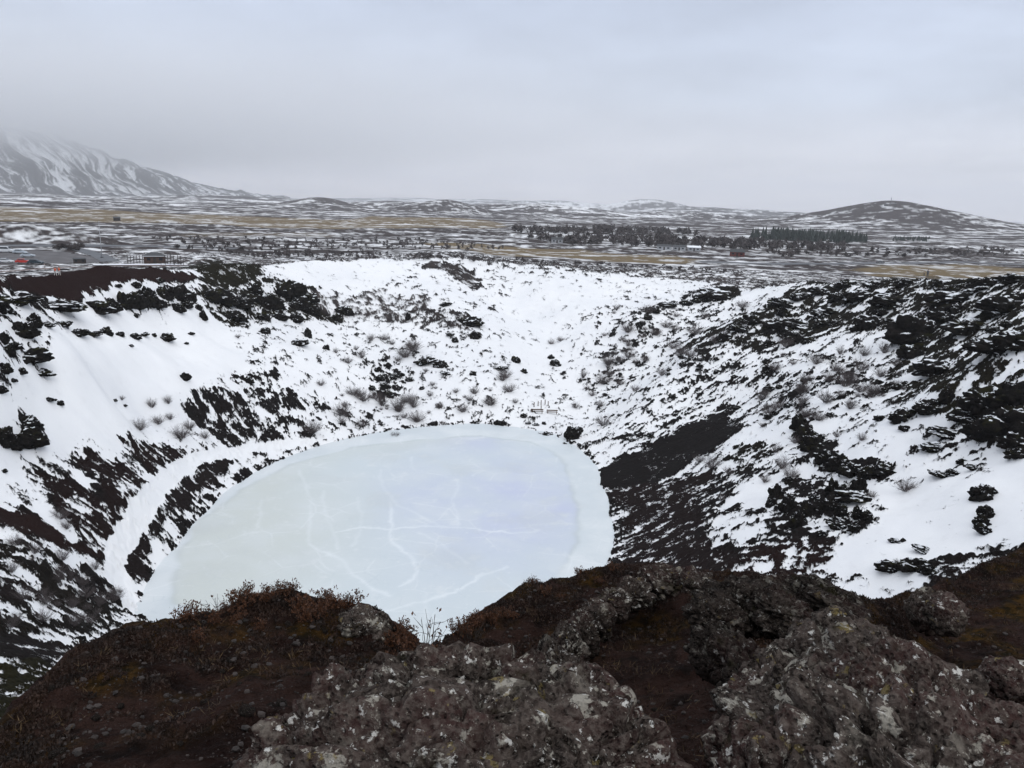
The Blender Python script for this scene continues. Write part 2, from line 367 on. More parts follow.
# ------------------------------------------------------------------ mesh making
def mesh_np(name, co, faces, m, attrs=None, smooth=True, parent=None, obj_name=None):
    """faces: (n,3) or (n,4) int array, or a list of such arrays"""
    me = bpy.data.meshes.new(name); co = np.ascontiguousarray(co, np.float32)
    fl = faces if isinstance(faces, list) else [faces]
    idx = np.concatenate([f.ravel() for f in fl]).astype(np.int32); tot = np.concatenate([np.full(len(f), f.shape[1], np.int32) for f in fl])
    st = np.concatenate([[0], np.cumsum(tot)[:-1]]).astype(np.int32)
    me.vertices.add(len(co)); me.vertices.foreach_set('co', co.ravel())
    me.loops.add(len(idx)); me.loops.foreach_set('vertex_index', idx)
    me.polygons.add(len(tot)); me.polygons.foreach_set('loop_start', st)
    me.update(calc_edges=True)
    if not smooth: me.shade_flat()
    else: me.shade_smooth()
    if attrs:
        for k, v in attrs.items():
            a = me.attributes.new(k, 'FLOAT', 'POINT'); a.data.foreach_set('value', np.ascontiguousarray(v, np.float32))
    if m: 
        for q in (m if isinstance(m, list) else [m]): me.materials.append(q)
    o = bpy.data.objects.new(obj_name or name, me); COL.objects.link(o)
    if parent: o.parent = parent
    return o
def grid_faces(nr, nc, wrap=False):
    i = np.arange(nr - 1)[:, None]; j = np.arange(nc if wrap else nc - 1)[None, :]; j2 = (j + 1) % nc
    return np.stack([i * nc + j, i * nc + j2, (i + 1) * nc + j2, (i + 1) * nc + j], -1).reshape(-1, 4)
def tag(o, label=None, cat=None, group=None, kind=None):
    if label: o['label'] = label
    if cat: o['category'] = cat
    if group: o['group'] = group
    if kind: o['kind'] = kind
    return o
def empty(name, loc, rz=0.0, label=None, cat=None, group=None):
    o = bpy.data.objects.new(name, None); COL.objects.link(o); o.location = loc; o.rotation_euler = (0, 0, rz); o.empty_display_size = .3
    return tag(o, label, cat, group)
def copy_tree(o, parent=None):
    c = o.copy(); COL.objects.link(c)
    if parent: c.parent = parent
    for ch in o.children: copy_tree(ch, c)
    return c
class MB:                                   # collects boxes, bars, tubes; build() links them as ONE mesh
    def __init__(s): s.v = []; s.f = []; s.n = 0
    def add(s, v, f):
        s.v.append(np.asarray(v, float)); s.f.extend([tuple(int(i) + s.n for i in q) for q in f]); s.n += len(v)
    def box(s, c, d, rz=0.0, taper=1.0):
        x, y, z = d[0] / 2, d[1] / 2, d[2] / 2; t = taper
        v = np.array([(-x, -y, -z), (x, -y, -z), (x, y, -z), (-x, y, -z), (-x * t, -y * t, z), (x * t, -y * t, z), (x * t, y * t, z), (-x * t, y * t, z)])
        ca, sa = math.cos(rz), math.sin(rz); v = np.stack([v[:, 0] * ca - v[:, 1] * sa, v[:, 0] * sa + v[:, 1] * ca, v[:, 2]], -1) + np.array(c)
        s.add(v, [(0, 3, 2, 1), (4, 5, 6, 7), (0, 1, 5, 4), (1, 2, 6, 5), (2, 3, 7, 6), (3, 0, 4, 7)])
    def tube(s, pts, rad, sides=8):
        pts = [np.array(p, float) for p in pts]; rad = rad if isinstance(rad, (list, tuple)) else [rad] * len(pts); V = []; Fc = []
        for i, p in enumerate(pts):
            d = pts[min(i + 1, len(pts) - 1)] - pts[max(i - 1, 0)]; d = d / (np.linalg.norm(d) + 1e-9)
            a = np.cross(d, (0, 0, 1) if abs(d[2]) < .9 else (1, 0, 0)); a /= np.linalg.norm(a); b = np.cross(d, a)
            for k in range(sides):
                q = 2 * math.pi * k / sides; V.append(p + rad[i] * (math.cos(q) * a + math.sin(q) * b))
        for i in range(len(pts) - 1):
            for k in range(sides): Fc.append((i * sides + k, i * sides + (k + 1) % sides, (i + 1) * sides + (k + 1) % sides, (i + 1) * sides + k))
        Fc.append(tuple(range(sides))[::-1]); Fc.append(tuple((len(pts) - 1) * sides + k for k in range(sides)))
        s.add(V, Fc)
    def lathe(s, c, prof, sides=16, axis='z'):
        V = []; Fc = []
        for r, z in prof:
            for k in range(sides):
                q = 2 * math.pi * k / sides; p = (r * math.cos(q), r * math.sin(q), z)
                if axis == 'x': p = (p[2], p[0], p[1])
                V.append(np.array(p) + np.array(c))
        for i in range(len(prof) - 1):
            for k in range(sides): Fc.append((i * sides + k, i * sides + (k + 1) % sides, (i + 1) * sides + (k + 1) % sides, (i + 1) * sides + k))
        Fc.append(tuple(range(sides))[::-1]); Fc.append(tuple((len(prof) - 1) * sides + k for k in range(sides))); s.add(V, Fc)
    def build(s, name, m, parent=None, smooth=False, bevel=0.0):
        me = bpy.data.meshes.new(name); me.from_pydata([tuple(p) for p in np.concatenate(s.v)], [], s.f); me.update()
        bm = bmesh.new(); bm.from_mesh(me)
        if bevel: bmesh.ops.bevel(bm, geom=list(bm.edges), offset=bevel, segments=2, affect='EDGES', profile=.5)
        bmesh.ops.recalc_face_normals(bm, faces=bm.faces); bm.to_mesh(me); bm.free()
        (me.shade_smooth if smooth else me.shade_flat)()
        me.materials.append(m); o = bpy.data.objects.new(name, me); COL.objects.link(o)
        if parent: o.parent = parent
        return o

# ------------------------------------------------------------------ bare ground showing through the snow (traced outlines, dropped on the ground)
# (outline in photo pixels, how bare 0..1, edge softness in m, extra properties)
BARE = [
 ([(560, 300), (640, 318), (720, 292), (760, 300), (700, 345), (640, 385), (600, 425), (575, 420), (585, 370), (600, 330)], .30, 6, {}),
 ([(610, 440), (650, 400), (720, 345), (770, 350), (760, 400), (690, 470), (620, 470)], .42, 4, {}),
 ([(596, 480), (604, 468), (640, 450), (690, 428), (722, 408), (756, 380), (756, 392), (738, 410), (748, 428), (722, 446), (700, 458), (672, 476), (650, 486), (625, 494), (608, 500)], 1.04, 1.4, {}),
 ([(600, 488), (640, 484), (680, 478), (722, 470), (735, 480), (712, 508), (735, 525), (775, 540), (780, 560), (740, 585), (600, 590), (616, 550), (610, 515)], .84, 2.0, {'red': .45}),
 ([(735, 448), (770, 440), (765, 470), (742, 500), (728, 492)], .75, 1.2, {'moss': .3}),
 ([(720, 470), (760, 465), (790, 480), (810, 545), (760, 560), (720, 530)], .50, 2.5, {}),
 ([(740, 545), (800, 538), (850, 545), (860, 560), (850, 590), (740, 590)], .66, 1.5, {'red': .6}),
 ([(770, 475), (800, 462), (850, 478), (885, 490), (872, 535), (830, 545), (785, 540)], .60, 2, {}),
 ([(700, 345), (745, 318), (775, 312), (760, 335), (720, 350), (690, 370)], .78, 2, {}),
 ([(680, 350), (770, 305), (830, 282), (930, 274), (1030, 276), (1030, 345), (960, 332), (900, 345), (840, 330), (790, 345), (730, 360)], .66, 3, {'moss': .35}),
 ([(740, 350), (800, 345), (860, 350), (900, 385), (850, 410), (800, 430), (740, 410)], .34, 4, {}),
 ([(900, 335), (960, 330), (1030, 340), (1030, 385), (960, 385), (915, 400), (890, 400), (900, 365)], .62, 3, {'moss': .4}),
 ([(940, 385), (985, 378), (1030, 385), (1030, 455), (990, 440), (950, 428), (925, 405)], .74, 2, {'moss': .6}),
 ([(925, 420), (1000, 425), (1000, 465), (930, 455)], .45, 2, {}),
 ([(975, 485), (998, 488), (996, 512), (994, 534), (978, 534), (980, 508)], .95, .5, {}),
 ([(793, 418), (806, 424), (816, 440), (842, 450), (870, 457), (902, 460), (886, 476), (864, 474), (842, 464), (814, 462), (798, 446)], .97, .6, {}),
 ([(930, 440), (1000, 438), (990, 478), (930, 486)], .36, 2, {}),
 ([(1030, 545), (985, 545), (940, 560), (920, 575), (930, 600), (1030, 640)], .85, 1.0, {'red': .4}),
 # left rim and wall
 ([(-60, 288), (0, 278), (60, 271), (150, 270), (190, 272), (200, 280), (150, 285), (120, 288), (95, 291), (78, 296), (40, 297), (0, 303), (-60, 312)], 1.15, 1.0, {'red': 1.0}),
 ([(0, 298), (40, 296), (82, 304), (60, 306), (20, 304), (0, 308)], .9, .8, {}),
 ([(84, 305), (130, 296), (170, 291), (196, 296), (192, 308), (165, 312), (120, 308)], .62, 1, {}),
 ([(198, 290), (225, 275), (270, 278), (310, 285), (330, 300), (350, 318), (300, 322), (262, 322), (225, 328), (205, 310)], .70, 2, {'moss': .5}),
 ([(178, 268), (215, 258), (262, 272), (250, 282), (205, 284)], .93, 1.5, {'moss': .7}),
 ([(310, 290), (380, 288), (440, 300), (460, 318), (420, 325), (360, 322), (320, 310)], .52, 3, {'heath': .9}),
 ([(400, 312), (440, 310), (470, 316), (482, 338), (455, 334), (430, 325)], .6, 2, {'heath': .5}),
 ([(180, 405), (205, 390), (235, 398), (262, 420), (292, 440), (285, 448), (262, 452), (238, 455), (205, 432)], .78, 1.2, {'red': .3}),
 ([(225, 365), (262, 360), (300, 400), (320, 430), (290, 438), (250, 405)], .55, 2, {}),
 ([(300, 395), (345, 395), (385, 430), (340, 440), (300, 440)], .36, 3, {}),
 ([(360, 360), (400, 355), (410, 390), (385, 400), (360, 385)], .48, 2, {}),
 ([(72, 452), (98, 448), (150, 480), (155, 490), (135, 505), (112, 490), (78, 470)], .84, 1, {'red': .5}),
 ([(118, 440), (150, 445), (205, 450), (178, 462), (155, 480), (140, 465)], .82, 1.0, {'red': .5}),
 ([(38, 472), (80, 485), (120, 520), (112, 560), (95, 560), (70, 525), (45, 500)], .80, 1.2, {'red': .5}),
 ([(-30, 490), (0, 497), (35, 512), (70, 535), (108, 555), (104, 568), (60, 552), (0, 528), (-30, 520)], 1.0, 1.0, {'red': .7}),
 ([(-40, 525), (0, 530), (100, 568), (135, 600), (140, 618), (100, 640), (60, 660), (-40, 690)], .62, 2.5, {'red': .3, 'moss': .2}),
 ([(-40, 575), (30, 590), (60, 612), (20, 612), (-40, 598)], .8, 1, {'red': .4}),
 ([(182, 479), (205, 463), (222, 456), (234, 462), (226, 476), (206, 491), (190, 506), (172, 522), (160, 542), (152, 562), (147, 584), (134, 582), (122, 566), (125, 547), (147, 527), (160, 501)], .92, .8, {'red': .4}),
 ([(104, 474), (153, 478), (136, 508), (124, 528), (112, 554), (104, 562), (80, 520)], .84, .9, {'red': .5}),
 ([(60, 560), (104, 562), (108, 580), (126, 604), (100, 610), (70, 590)], .72, 1.0, {'red': .3}),
 ([(-40, 640), (40, 645), (90, 650), (40, 668), (-40, 662)], .95, .8, {'red': .3}),
 ([(-60, 660), (40, 665), (70, 680), (20, 740), (-60, 780)], .78, .8, {'moss': .95}),
 ([(0, 428), (30, 424), (47, 432), (45, 446), (10, 446), (0, 442)], .9, .5, {}),
 ([(0, 305), (25, 318), (48, 345), (45, 364), (20, 356), (0, 350)], .40, 2, {}),
 ([(0, 350), (45, 362), (52, 380), (20, 400), (0, 400)], .28, 2, {}),
 ([(60, 312), (170, 315), (230, 335), (240, 360), (200, 385), (175, 400), (110, 432), (70, 440), (55, 425), (60, 350)], -.22, 3, {}),
 ([(0, 404), (60, 390), (70, 440), (50, 425), (0, 424)], -.15, 2, {}),
 ([(880, 475), (965, 470), (1030, 465), (1030, 545), (985, 545), (930, 570), (860, 590), (850, 560), (870, 545), (890, 510)], -.06, 2, {}),
 ([(1000, 465), (1030, 460), (1030, 520), (1000, 520)], -.2, 2, {}),
 ([(735, 492), (770, 470), (775, 500), (755, 515)], -.05, 1.5, {}),
 ([(500, 285), (600, 290), (590, 310), (560, 330), (545, 380), (520, 395), (505, 350)], .03, 4, {}),
 ([(270, 266), (420, 262), (400, 285), (300, 285)], .02, 4, {}),
 # heath on the far rim
 ([(255, 258), (330, 262), (420, 258), (520, 268), (600, 274), (690, 278), (760, 290), (800, 284), (800, 272), (690, 268), (560, 264), (440, 250), (330, 250)], .62, 6, {'heath': .8}),
 ([(430, 262), (450, 264), (478, 274), (482, 286), (470, 288), (452, 275), (425, 268)], .9, 1.5, {'heath': .6}),
 ([(700, 296), (712, 288), (735, 288), (742, 296), (730, 302), (705, 301)], .97, 1, {'moss': .3}),
 ([(620, 320), (668, 300), (700, 290), (700, 297), (668, 308), (640, 325)], .62, 2, {}),
]
# dry grass fields on the plain and the ground between them
STRAW = [
 ([(-80, 206), (0, 207), (110, 210), (180, 214), (260, 217), (340, 220), (420, 217), (500, 222), (500, 227), (430, 228), (340, 229), (250, 227), (180, 223), (80, 222), (-80, 220)], .95),
 ([(430, 242), (512, 247), (580, 250), (650, 255), (716, 260), (700, 264), (620, 262), (560, 258), (500, 256), (440, 248)], 1.0),
 ([(855, 270), (900, 264), (960, 265), (1060, 270), (1120, 276), (1120, 292), (1024, 279), (960, 278), (880, 276)], 1.0),
 ([(190, 232), (330, 232), (330, 237), (190, 237)], .4),
]
GRAVEL_PARK = [(-40, 262), (0, 258), (48, 256), (30, 252), (80, 253), (140, 262), (118, 267), (80, 267), (30, 268), (-40, 272)]

def build_ground():
    fine = np.radians(np.linspace(-43, 43, 1150)); rest = np.radians(np.concatenate([np.linspace(44, 180, 46)]))
    az = np.concatenate([-rest[::-1][:-1], fine, rest]); az = az[:-1] if abs(az[-1] - az[0] - 2 * np.pi) < 1e-6 else az
    rr = np.concatenate([np.exp(np.arange(math.log(.9), math.log(36), .0058)), np.exp(np.arange(math.log(36), math.log(330), .0030)),
                         np.exp(np.arange(math.log(330), math.log(1500), .0075)), np.exp(np.arange(math.log(1500), math.log(6000), .0085)), np.exp(np.linspace(math.log(6000), math.log(29000), 110))])
    A, D = np.meshgrid(az, rr); nr, nc = A.shape; X = (D * np.sin(A)).ravel(); Y = (D * np.cos(A)).ravel(); D = D.ravel(); A = A.ravel()
    z, r, th, t = crater(X, Y)
    n = len(X); bare = np.full(n, .14); red = np.zeros(n); moss = np.zeros(n); heath = np.zeros(n); straw = np.zeros(n); near = np.zeros(n)
    incr = (t < 1.15) & (D < 330)
    # outside the crater: heath and snow in drifts
    out = ~incr
    bare[out] = .735 + .18 * fbm2(X[out] / 900., Y[out] / 900., 2, 90); heath[out] = 1.0
    bare[out & (D > 4500)] -= .12
    hk = np.nonzero((D > 1800) & (D < 3600) & (np.abs(A - .46) < .35))[0]
    hb = z[hk] - np.interp(D[hk], [0, 300, 600, 1500, 4000], [25, 24.5, 23, 18, 8])
    bare[hk] = bare[hk] + (.84 - bare[hk]) * sstep(22, 40, hb)
    sd_ = r - np.interp(th, TH, SH); bare[(sd_ > -.3) & (sd_ < 1.6) & incr] = .46
    for poly, val, soft, ex in BARE:
        P = hit(*np.array(poly, float).T); lo = P[:, :2].min(0) - soft * 3; hi = P[:, :2].max(0) + soft * 3
        k = np.nonzero((X > lo[0]) & (X < hi[0]) & (Y > lo[1]) & (Y < hi[1]))[0]
        if not len(k): continue
        wob = fbm2(X[k] / (soft * 4), Y[k] / (soft * 4), 3, 11) * soft * 1.6
        f = sstep(soft, -soft, poly_sdf(X[k], Y[k], P[:, :2]) + wob)
        bare[k] = bare[k] * (1 - f) + val * f
        for nm, arr in (('red', red), ('moss', moss), ('heath', heath)):
            arr[k] = arr[k] * (1 - f) + ex.get(nm, 0.0) * f
    for poly, val in STRAW:
        P = hit(*np.array(poly, float).T); k = np.nonzero((D > 330) & (D < 3000))[0]
        f = sstep(6, -6, poly_sdf(X[k], Y[k], P[:, :2]) + fbm2(X[k] / 40, Y[k] / 40, 3, 17) * 18) * val
        straw[k] = np.maximum(straw[k], f); bare[k] = bare[k] * (1 - f) + .86 * f
    # noise that decides, point by point, where the snow lies
    fall = r / 2.0; along = th * 62.0
    nz = np.zeros(n, np.float32); k = np.nonzero((D < 340))[0]
    wx, wy = fbm2(X[k] / 5., Y[k] / 5., 2, 25) * 1.6, fbm2(X[k] / 5., Y[k] / 5., 2, 27) * 1.6
    a = fbm2((X[k] + wx) / 3.0, (Y[k] + wy) / 3.0, 5, 21, .78)
    s_ = fbm2((along[k] + wx * .5) / 1.5, (fall[k] + wy) / 1.9, 5, 31, .78)
    s2 = fbm2(X[k] / 11., Y[k] / 11., 2, 35) * .7
    nz[k] = a * .85 + s_ * .70 + s2 * .5
    k2 = np.nonzero(D >= 340)[0]
    sc = np.interp(D[k2], [340, 900, 3000, 9000, 60000], [7, 16, 42, 110, 500])
    lev = np.zeros(len(k2)); 
    for s0, s1, q in ((340, 1200, 9.), (700, 4500, 30.), (2500, 14000, 95.), (8000, 90000, 420.)):
        wq = sstep(s0 * .7, s0 * 1.25, D[k2]) * sstep(s1 * 1.2, s1 * .75, D[k2]) if s0 > 340 else sstep(s1 * 1.2, s1 * .7, D[k2])
        lev += wq * (fbm2(X[k2] / q, Y[k2] / q, 4, int(s0) % 97, .6) + .8 * fbm2(X[k2] / (q * 7), Y[k2] / (q * 2.5), 2, int(s0) % 89))
    nz[k2] = lev
    u = np.zeros(n); u[k] = unif(nz[k]); u[k2] = unif(nz[k2])
    m = bare - u + .5                                          # > .5 : bare
    mask = sstep(.44, .58, m)
    # relief: bare ground is stone standing out of the snow, snow is smoothed drift
    kk = np.nonzero((D > 20) & (D < 340) & (t > -.02))[0]
    rel = np.zeros(n); rough = 1.15 * np.abs(perlin2(X[kk] / 1.3, Y[kk] / 1.3, 51)) + .5 * np.abs(perlin2(X[kk] / .6, Y[kk] / .6, 52))
    scree = 1 - .75 * sstep(.75, .9, bare[kk]) * (moss[kk] < .2)
    rel[kk] = mask[kk] * (.12 + .95 * rough * scree) * np.interp(D[kk], [20, 60, 340], [.35, .7, 1.0]) * sstep(1.5, 1.1, t[kk]) + (fbm2(X[kk] / 9., Y[kk] / 9., 3, 55) * .55 + fbm2(X[kk] / 30., Y[kk] / 30., 2, 57) * 1.5) * np.clip(t[kk] * 5, 0, 1) * sstep(1.5, 1.1, t[kk])
    z = z + rel
    # the crest at the viewer's feet
    ka = np.nonzero((D < 45) & (np.abs(A) < 1.5))[0]
    zf, tf, ov = foreground(X[ka], Y[ka]); side = sstep(1.5, 1.15, np.abs(A[ka]))
    x_, y_ = X[ka], Y[ka]
    zf = zf + clods(x_, y_, ov)
    infg = (ov <= 0) | (zf > z[ka])
    z[ka] = z[ka] + (np.where(infg, np.where(ov <= 0, zf, np.maximum(zf, z[ka])), z[ka]) - z[ka]) * side
    nf = infg * side
    near[ka] = nf; bare[ka] = bare[ka] * (1 - nf) + nf; m[ka] = m[ka] * (1 - nf) + 1.0 * nf
    crestm = sstep(.62, .95, tf + fbm2(x_ / .9, y_ / .9, 3, 81) * .35)
    rightm = sstep(.34, .5, A[ka]) * sstep(3.5, 5.5, D[ka])
    moss[ka] = moss[ka] * (1 - nf) + nf * np.clip(crestm * .85 + rightm * .6, 0, 1) * sstep(-.05, .35, fbm2(x_ / .7, y_ / .7, 3, 83))
    # beneath the lake
    ins = t < 0; z[ins] = np.minimum(z[ins], -.25)
    # path by the lake and the tracks: trodden snow
    for pts, wd, what in PATHS:
        P = hit(*np.array(pts, float).T); lo = P[:, :2].min(0) - 8; hi = P[:, :2].max(0) + 8
        q = np.nonzero((X > lo[0]) & (X < hi[0]) & (Y > lo[1]) & (Y < hi[1]))[0]
        f = sstep(wd * 1.0, wd * .55, line_dist(X[q], Y[q], P[:, :2]) + fbm2(X[q] / 2., Y[q] / 2., 2, 12) * .5)
        if what == 'snow': m[q] = m[q] * (1 - f) + .0 * f; z[q] -= f * .25
        else: m[q] = m[q] * (1 - f) + .9 * f
    P = hit(*np.array(GRAVEL_PARK, float).T)
    co = np.stack([X, Y, z], -1)
    fc = grid_faces(nr, nc, True)[:, ::-1]
    GG.update(az=az, rr=rr, z=z.reshape(nr, nc))
    cen = len(co); co = np.concatenate([co, [[0, 0, 46.3]]])
    tri = np.stack([np.full(nc, cen), (np.arange(nc) + 1) % nc, np.arange(nc)], -1)
    ext = lambda a: np.concatenate([a, a[:1]])
    o = mesh_np('ground', co, [fc, tri], mat_ground(), {'bare': ext(m), 'red': ext(red), 'moss': ext(moss), 'heath': ext(heath), 'straw': ext(straw), 'near': ext(near)})
    tag(o, kind='structure'); return o
GG = {}
def gz(x, y):
    """height of the finished ground mesh"""
    a = math.atan2(x, y); d = math.hypot(x, y); j = int(np.clip(np.searchsorted(GG['az'], a) - 1, 0, len(GG['az']) - 2)); i = int(np.clip(np.searchsorted(GG['rr'], d) - 1, 0, len(GG['rr']) - 2))
    fa = (a - GG['az'][j]) / (GG['az'][j + 1] - GG['az'][j]); fd = (d - GG['rr'][i]) / (GG['rr'][i + 1] - GG['rr'][i]); Z = GG['z']
    return float((Z[i, j] * (1 - fa) + Z[i, j + 1] * fa) * (1 - fd) + (Z[i + 1, j] * (1 - fa) + Z[i + 1, j + 1] * fa) * fd)
PATHS = [
 ([(136, 612), (125, 594), (116, 576), (114, 560), (119, 545), (135, 525), (148, 506), (163, 483), (178, 470), (195, 459), (225, 453), (250, 448), (275, 447), (310, 443)], 1.35, 'snow'),
]
ground = build_ground()

def build_lake():
    xs = np.arange(-60, 28, .3); ys = np.arange(66, 172, .3); X, Y = np.meshgrid(xs, ys); sh = X.shape; X = X.ravel(); Y = Y.ravel()
    th = np.arctan2(X - CX, Y - CY); r = np.hypot(X - CX, Y - CY); s0 = np.interp(th, TH, SH) + fbm2(X / 3., Y / 3., 4, 8, .6) * 1.1
    INNER = [(175, 604), (174, 585), (179, 552), (202, 520), (240, 491), (290, 465), (350, 448), (420, 440), (480, 436), (530, 442), (554, 453), (567, 466), (570, 487), (577, 510), (579, 530), (572, 552), (562, 569), (500, 640), (300, 655)]
    P = at_z(*np.array(INNER, float).T, np.zeros(len(INNER)))[:, :2]
    sd = poly_sdf(X, Y, P) + fbm2(X / 6., Y / 6., 3, 14) * .9
    inner = sstep(.35, -.35, sd); lip = np.exp(-(sd / .45) ** 2) * sstep(-.4, .3, fbm2(X / 9., Y / 9., 2, 5) + .15)
    CR = [[(411, 457), (412, 469), (431, 473), (448, 477)], [(458, 479), (457, 491), (452, 500), (456, 515), (458, 529)], [(482, 471), (473, 476)], [(381, 484), (391, 496), (398, 506), (408, 511), (428, 519), (441, 527)],
          [(391, 502), (391, 515), (391, 530), (392, 540), (406, 554), (418, 567), (413, 580), (401, 587)], [(307, 544), (328, 554), (341, 560), (353, 575), (368, 585), (391, 597)], [(336, 532), (363, 528), (391, 530), (416, 527), (438, 526), (481, 530), (511, 533)],
          [(418, 532), (433, 540), (451, 551), (468, 564)], [(508, 567), (491, 571), (478, 577), (463, 590), (446, 595), (423, 602), (386, 610)], [(351, 547), (360, 535), (361, 515), (356, 497)], [(338, 550), (333, 530), (326, 515), (322, 492)],
          [(262, 500), (259, 520), (258, 528)], [(381, 470), (381, 484)], [(511, 533), (540, 530)], [(300, 470), (312, 500), (307, 544)]]
    crk = np.zeros(len(X))
    for i, c in enumerate(CR):
        Q = at_z(*np.array(c, float).T, np.zeros(len(c)))[:, :2]; d = line_dist(X + fbm2(X / 3, Y / 3, 3, 61) * .5, Y + fbm2(X / 3, Y / 3, 3, 66) * .9, Q)
        amp = (.55 + .45 * np.clip(fbm2(X / 8, Y / 8, 2, 70 + i) * 2 + .6, 0, 1)) * (1.0 if i in (4, 5, 8, 6) else .6)
        crk = np.maximum(crk, np.exp(-(d / .25) ** 2) * amp)
    bl = at_z(505., 500., 0.); blue = np.exp(-(((X - bl[0]) / 17) ** 2 + ((Y - bl[1]) / 22) ** 2)) + .7 * np.exp(-(((X + 9) / 7) ** 2 + ((Y - 150) / 6) ** 2))
    blue = np.clip(blue * (1 + fbm2(X / 14, Y / 14, 3, 19) * .8), 0, 1)
    gp = at_z(230., 545., 0.); gr = sstep(26, 4, np.hypot(X - gp[0], (Y - gp[1]) * .55)) + .5 * sstep(-9, 0, sd) * sstep(-2, -12, X)
    gr = np.clip(gr, 0, 1) * .8
    ins = (r < s0 + 1.2).reshape(sh); fc = grid_faces(*sh); ok = ins.ravel()[fc].all(1); fc = fc[ok]
    used = np.unique(fc); mp = np.full(len(X), -1); mp[used] = np.arange(len(used))
    z = .02 + (1 - inner) * .05
    co = np.stack([X, Y, z], -1)[used]
    o = mesh_np('lake_ice', co, mp[fc], mat_ice(), {'crack': crk[used], 'inner': inner[used], 'lip': lip[used], 'blue': blue[used], 'green': gr[used]})
    return tag(o, kind='structure')
build_lake()

# ------------------------------------------------------------------ mountain in the clouds, far left
def build_mountain():
    rid = np.array([(-420, 60), (-200, 88), (-60, 104), (0, 127), (50, 136), (95, 149), (130, 161), (165, 173.5), (195, 183), (222, 189), (250, 193), (290, 196.5)], float)
    DR, DB = 9300., 6900.
    P = at_d(rid[:, 0], rid[:, 1], np.full(len(rid), DR)); azr = np.arctan2(P[:, 0], P[:, 1]); zr = P[:, 2]
    az = np.linspace(azr[0], azr[-1], 560); t = np.concatenate([np.linspace(0, 1, 260), np.linspace(1.02, 1.6, 24)])
    A, T = np.meshgrid(az, t); sh = A.shape; A = A.ravel(); T = T.ravel()
    zt = np.interp(A, azr, zr); zt = zt + fbm2(A * 60, A * 0 + 3, 3, 5) * 26
    a2 = A * 34 + T * 2.4 + fbm2(A * 18, T * 3, 2, 51) * .5                                         # spurs run down to the right
    gul = fbm2(a2 * 1.6, T * 1.2, 4, 23, .55); gul2 = np.abs(fbm2(a2 * 3.4, T * 2.0, 3, 29, .55))
    prof = np.interp(T, [0, .15, .35, .6, .8, 1.0, 1.6], [0, .035, .16, .48, .78, 1.0, 1.02])
    z = zt * prof + (gul * 70 - gul2 * 70) * np.clip(T * 2.0, 0, 1) * np.clip((1.5 - T) * 3, 0, 1) * np.clip(zt / 400, .15, 1)
    z = np.maximum(z, -4) + np.where(T < .03, -8, 0)
    D = DB + (DR - DB) * T + fbm2(A * 30, T * 3, 3, 33) * 120
    nz = gul2 * 1.5 - gul * .9 + fbm2(a2 * 9, T * 7, 5, 37, .7) * .8
    u = unif(nz); bare = .62 + .26 * sstep(.32, .12, T) - .12 * sstep(.55, .85, T) * sstep(-.4, -.62, A)
    m = bare - u + .5
    co = np.stack([D * np.sin(A), D * np.cos(A), z], -1); zz = np.zeros(len(z))
    o = mesh_np('mountain', co, grid_faces(*sh)[:, ::-1], bpy.data.materials['snow_and_scoria'], {'bare': m, 'red': zz, 'moss': zz, 'heath': zz + .8, 'straw': zz, 'near': zz})
    return tag(o, kind='structure')
build_mountain()

def volume_mat(name, color, density, aniso):
    m = bpy.data.materials.new(name); m.use_nodes = True; nt = m.node_tree; nt.nodes.clear()
    out = nt.nodes.new('ShaderNodeOutputMaterial'); v = nt.nodes.new('ShaderNodeVolumePrincipled')
    v.inputs['Color'].default_value = (*color, 1); v.inputs['Density'].default_value = density; v.inputs['Anisotropy'].default_value = aniso
    nt.links.new(v.outputs[0], out.inputs['Volume']); return m
def build_air():
    b = MB(); b.box((0, 0, 520), (60000, 60000, 1240))
    o = b.build('haze', volume_mat('haze_air', (.945, .965, 1.0), HAZE, .25)); tag(o, kind='stuff')
    # the cloud bank lying on the mountain, thick in the middle and thinning out to nothing
    m = volume_mat('cloud_mist', (.975, .983, 1.0), 0, .0); nt = m.node_tree; g = G(nt); v = next(n for n in nt.nodes if n.type == 'PRINCIPLED_VOLUME')
    ln = g.n('ShaderNodeVectorMath', operation='LENGTH'); g.l(g.co(), ln.inputs[0])
    f = g.mapr(ln.outputs['Value'], 1.0, .15); f = g.math('POWER', f, 1.6)
    g.l(g.math('MULTIPLY', f, CLOUD), v.inputs['Density'])
    bm = bmesh.new(); bmesh.ops.create_icosphere(bm, subdivisions=4, radius=1.0); me = bpy.data.meshes.new('low_cloud'); bm.to_mesh(me); bm.free(); me.shade_smooth(); me.materials.append(m)
    o = bpy.data.objects.new('low_cloud', me); COL.objects.link(o); o.location = (-6900, 8200, 760); o.scale = (11500, 5200, 720); o.rotation_euler = (0, 0, math.radians(-14)); tag(o, kind='stuff')
HAZE = 8.0e-5; CLOUD = 1 / 680.
build_air()

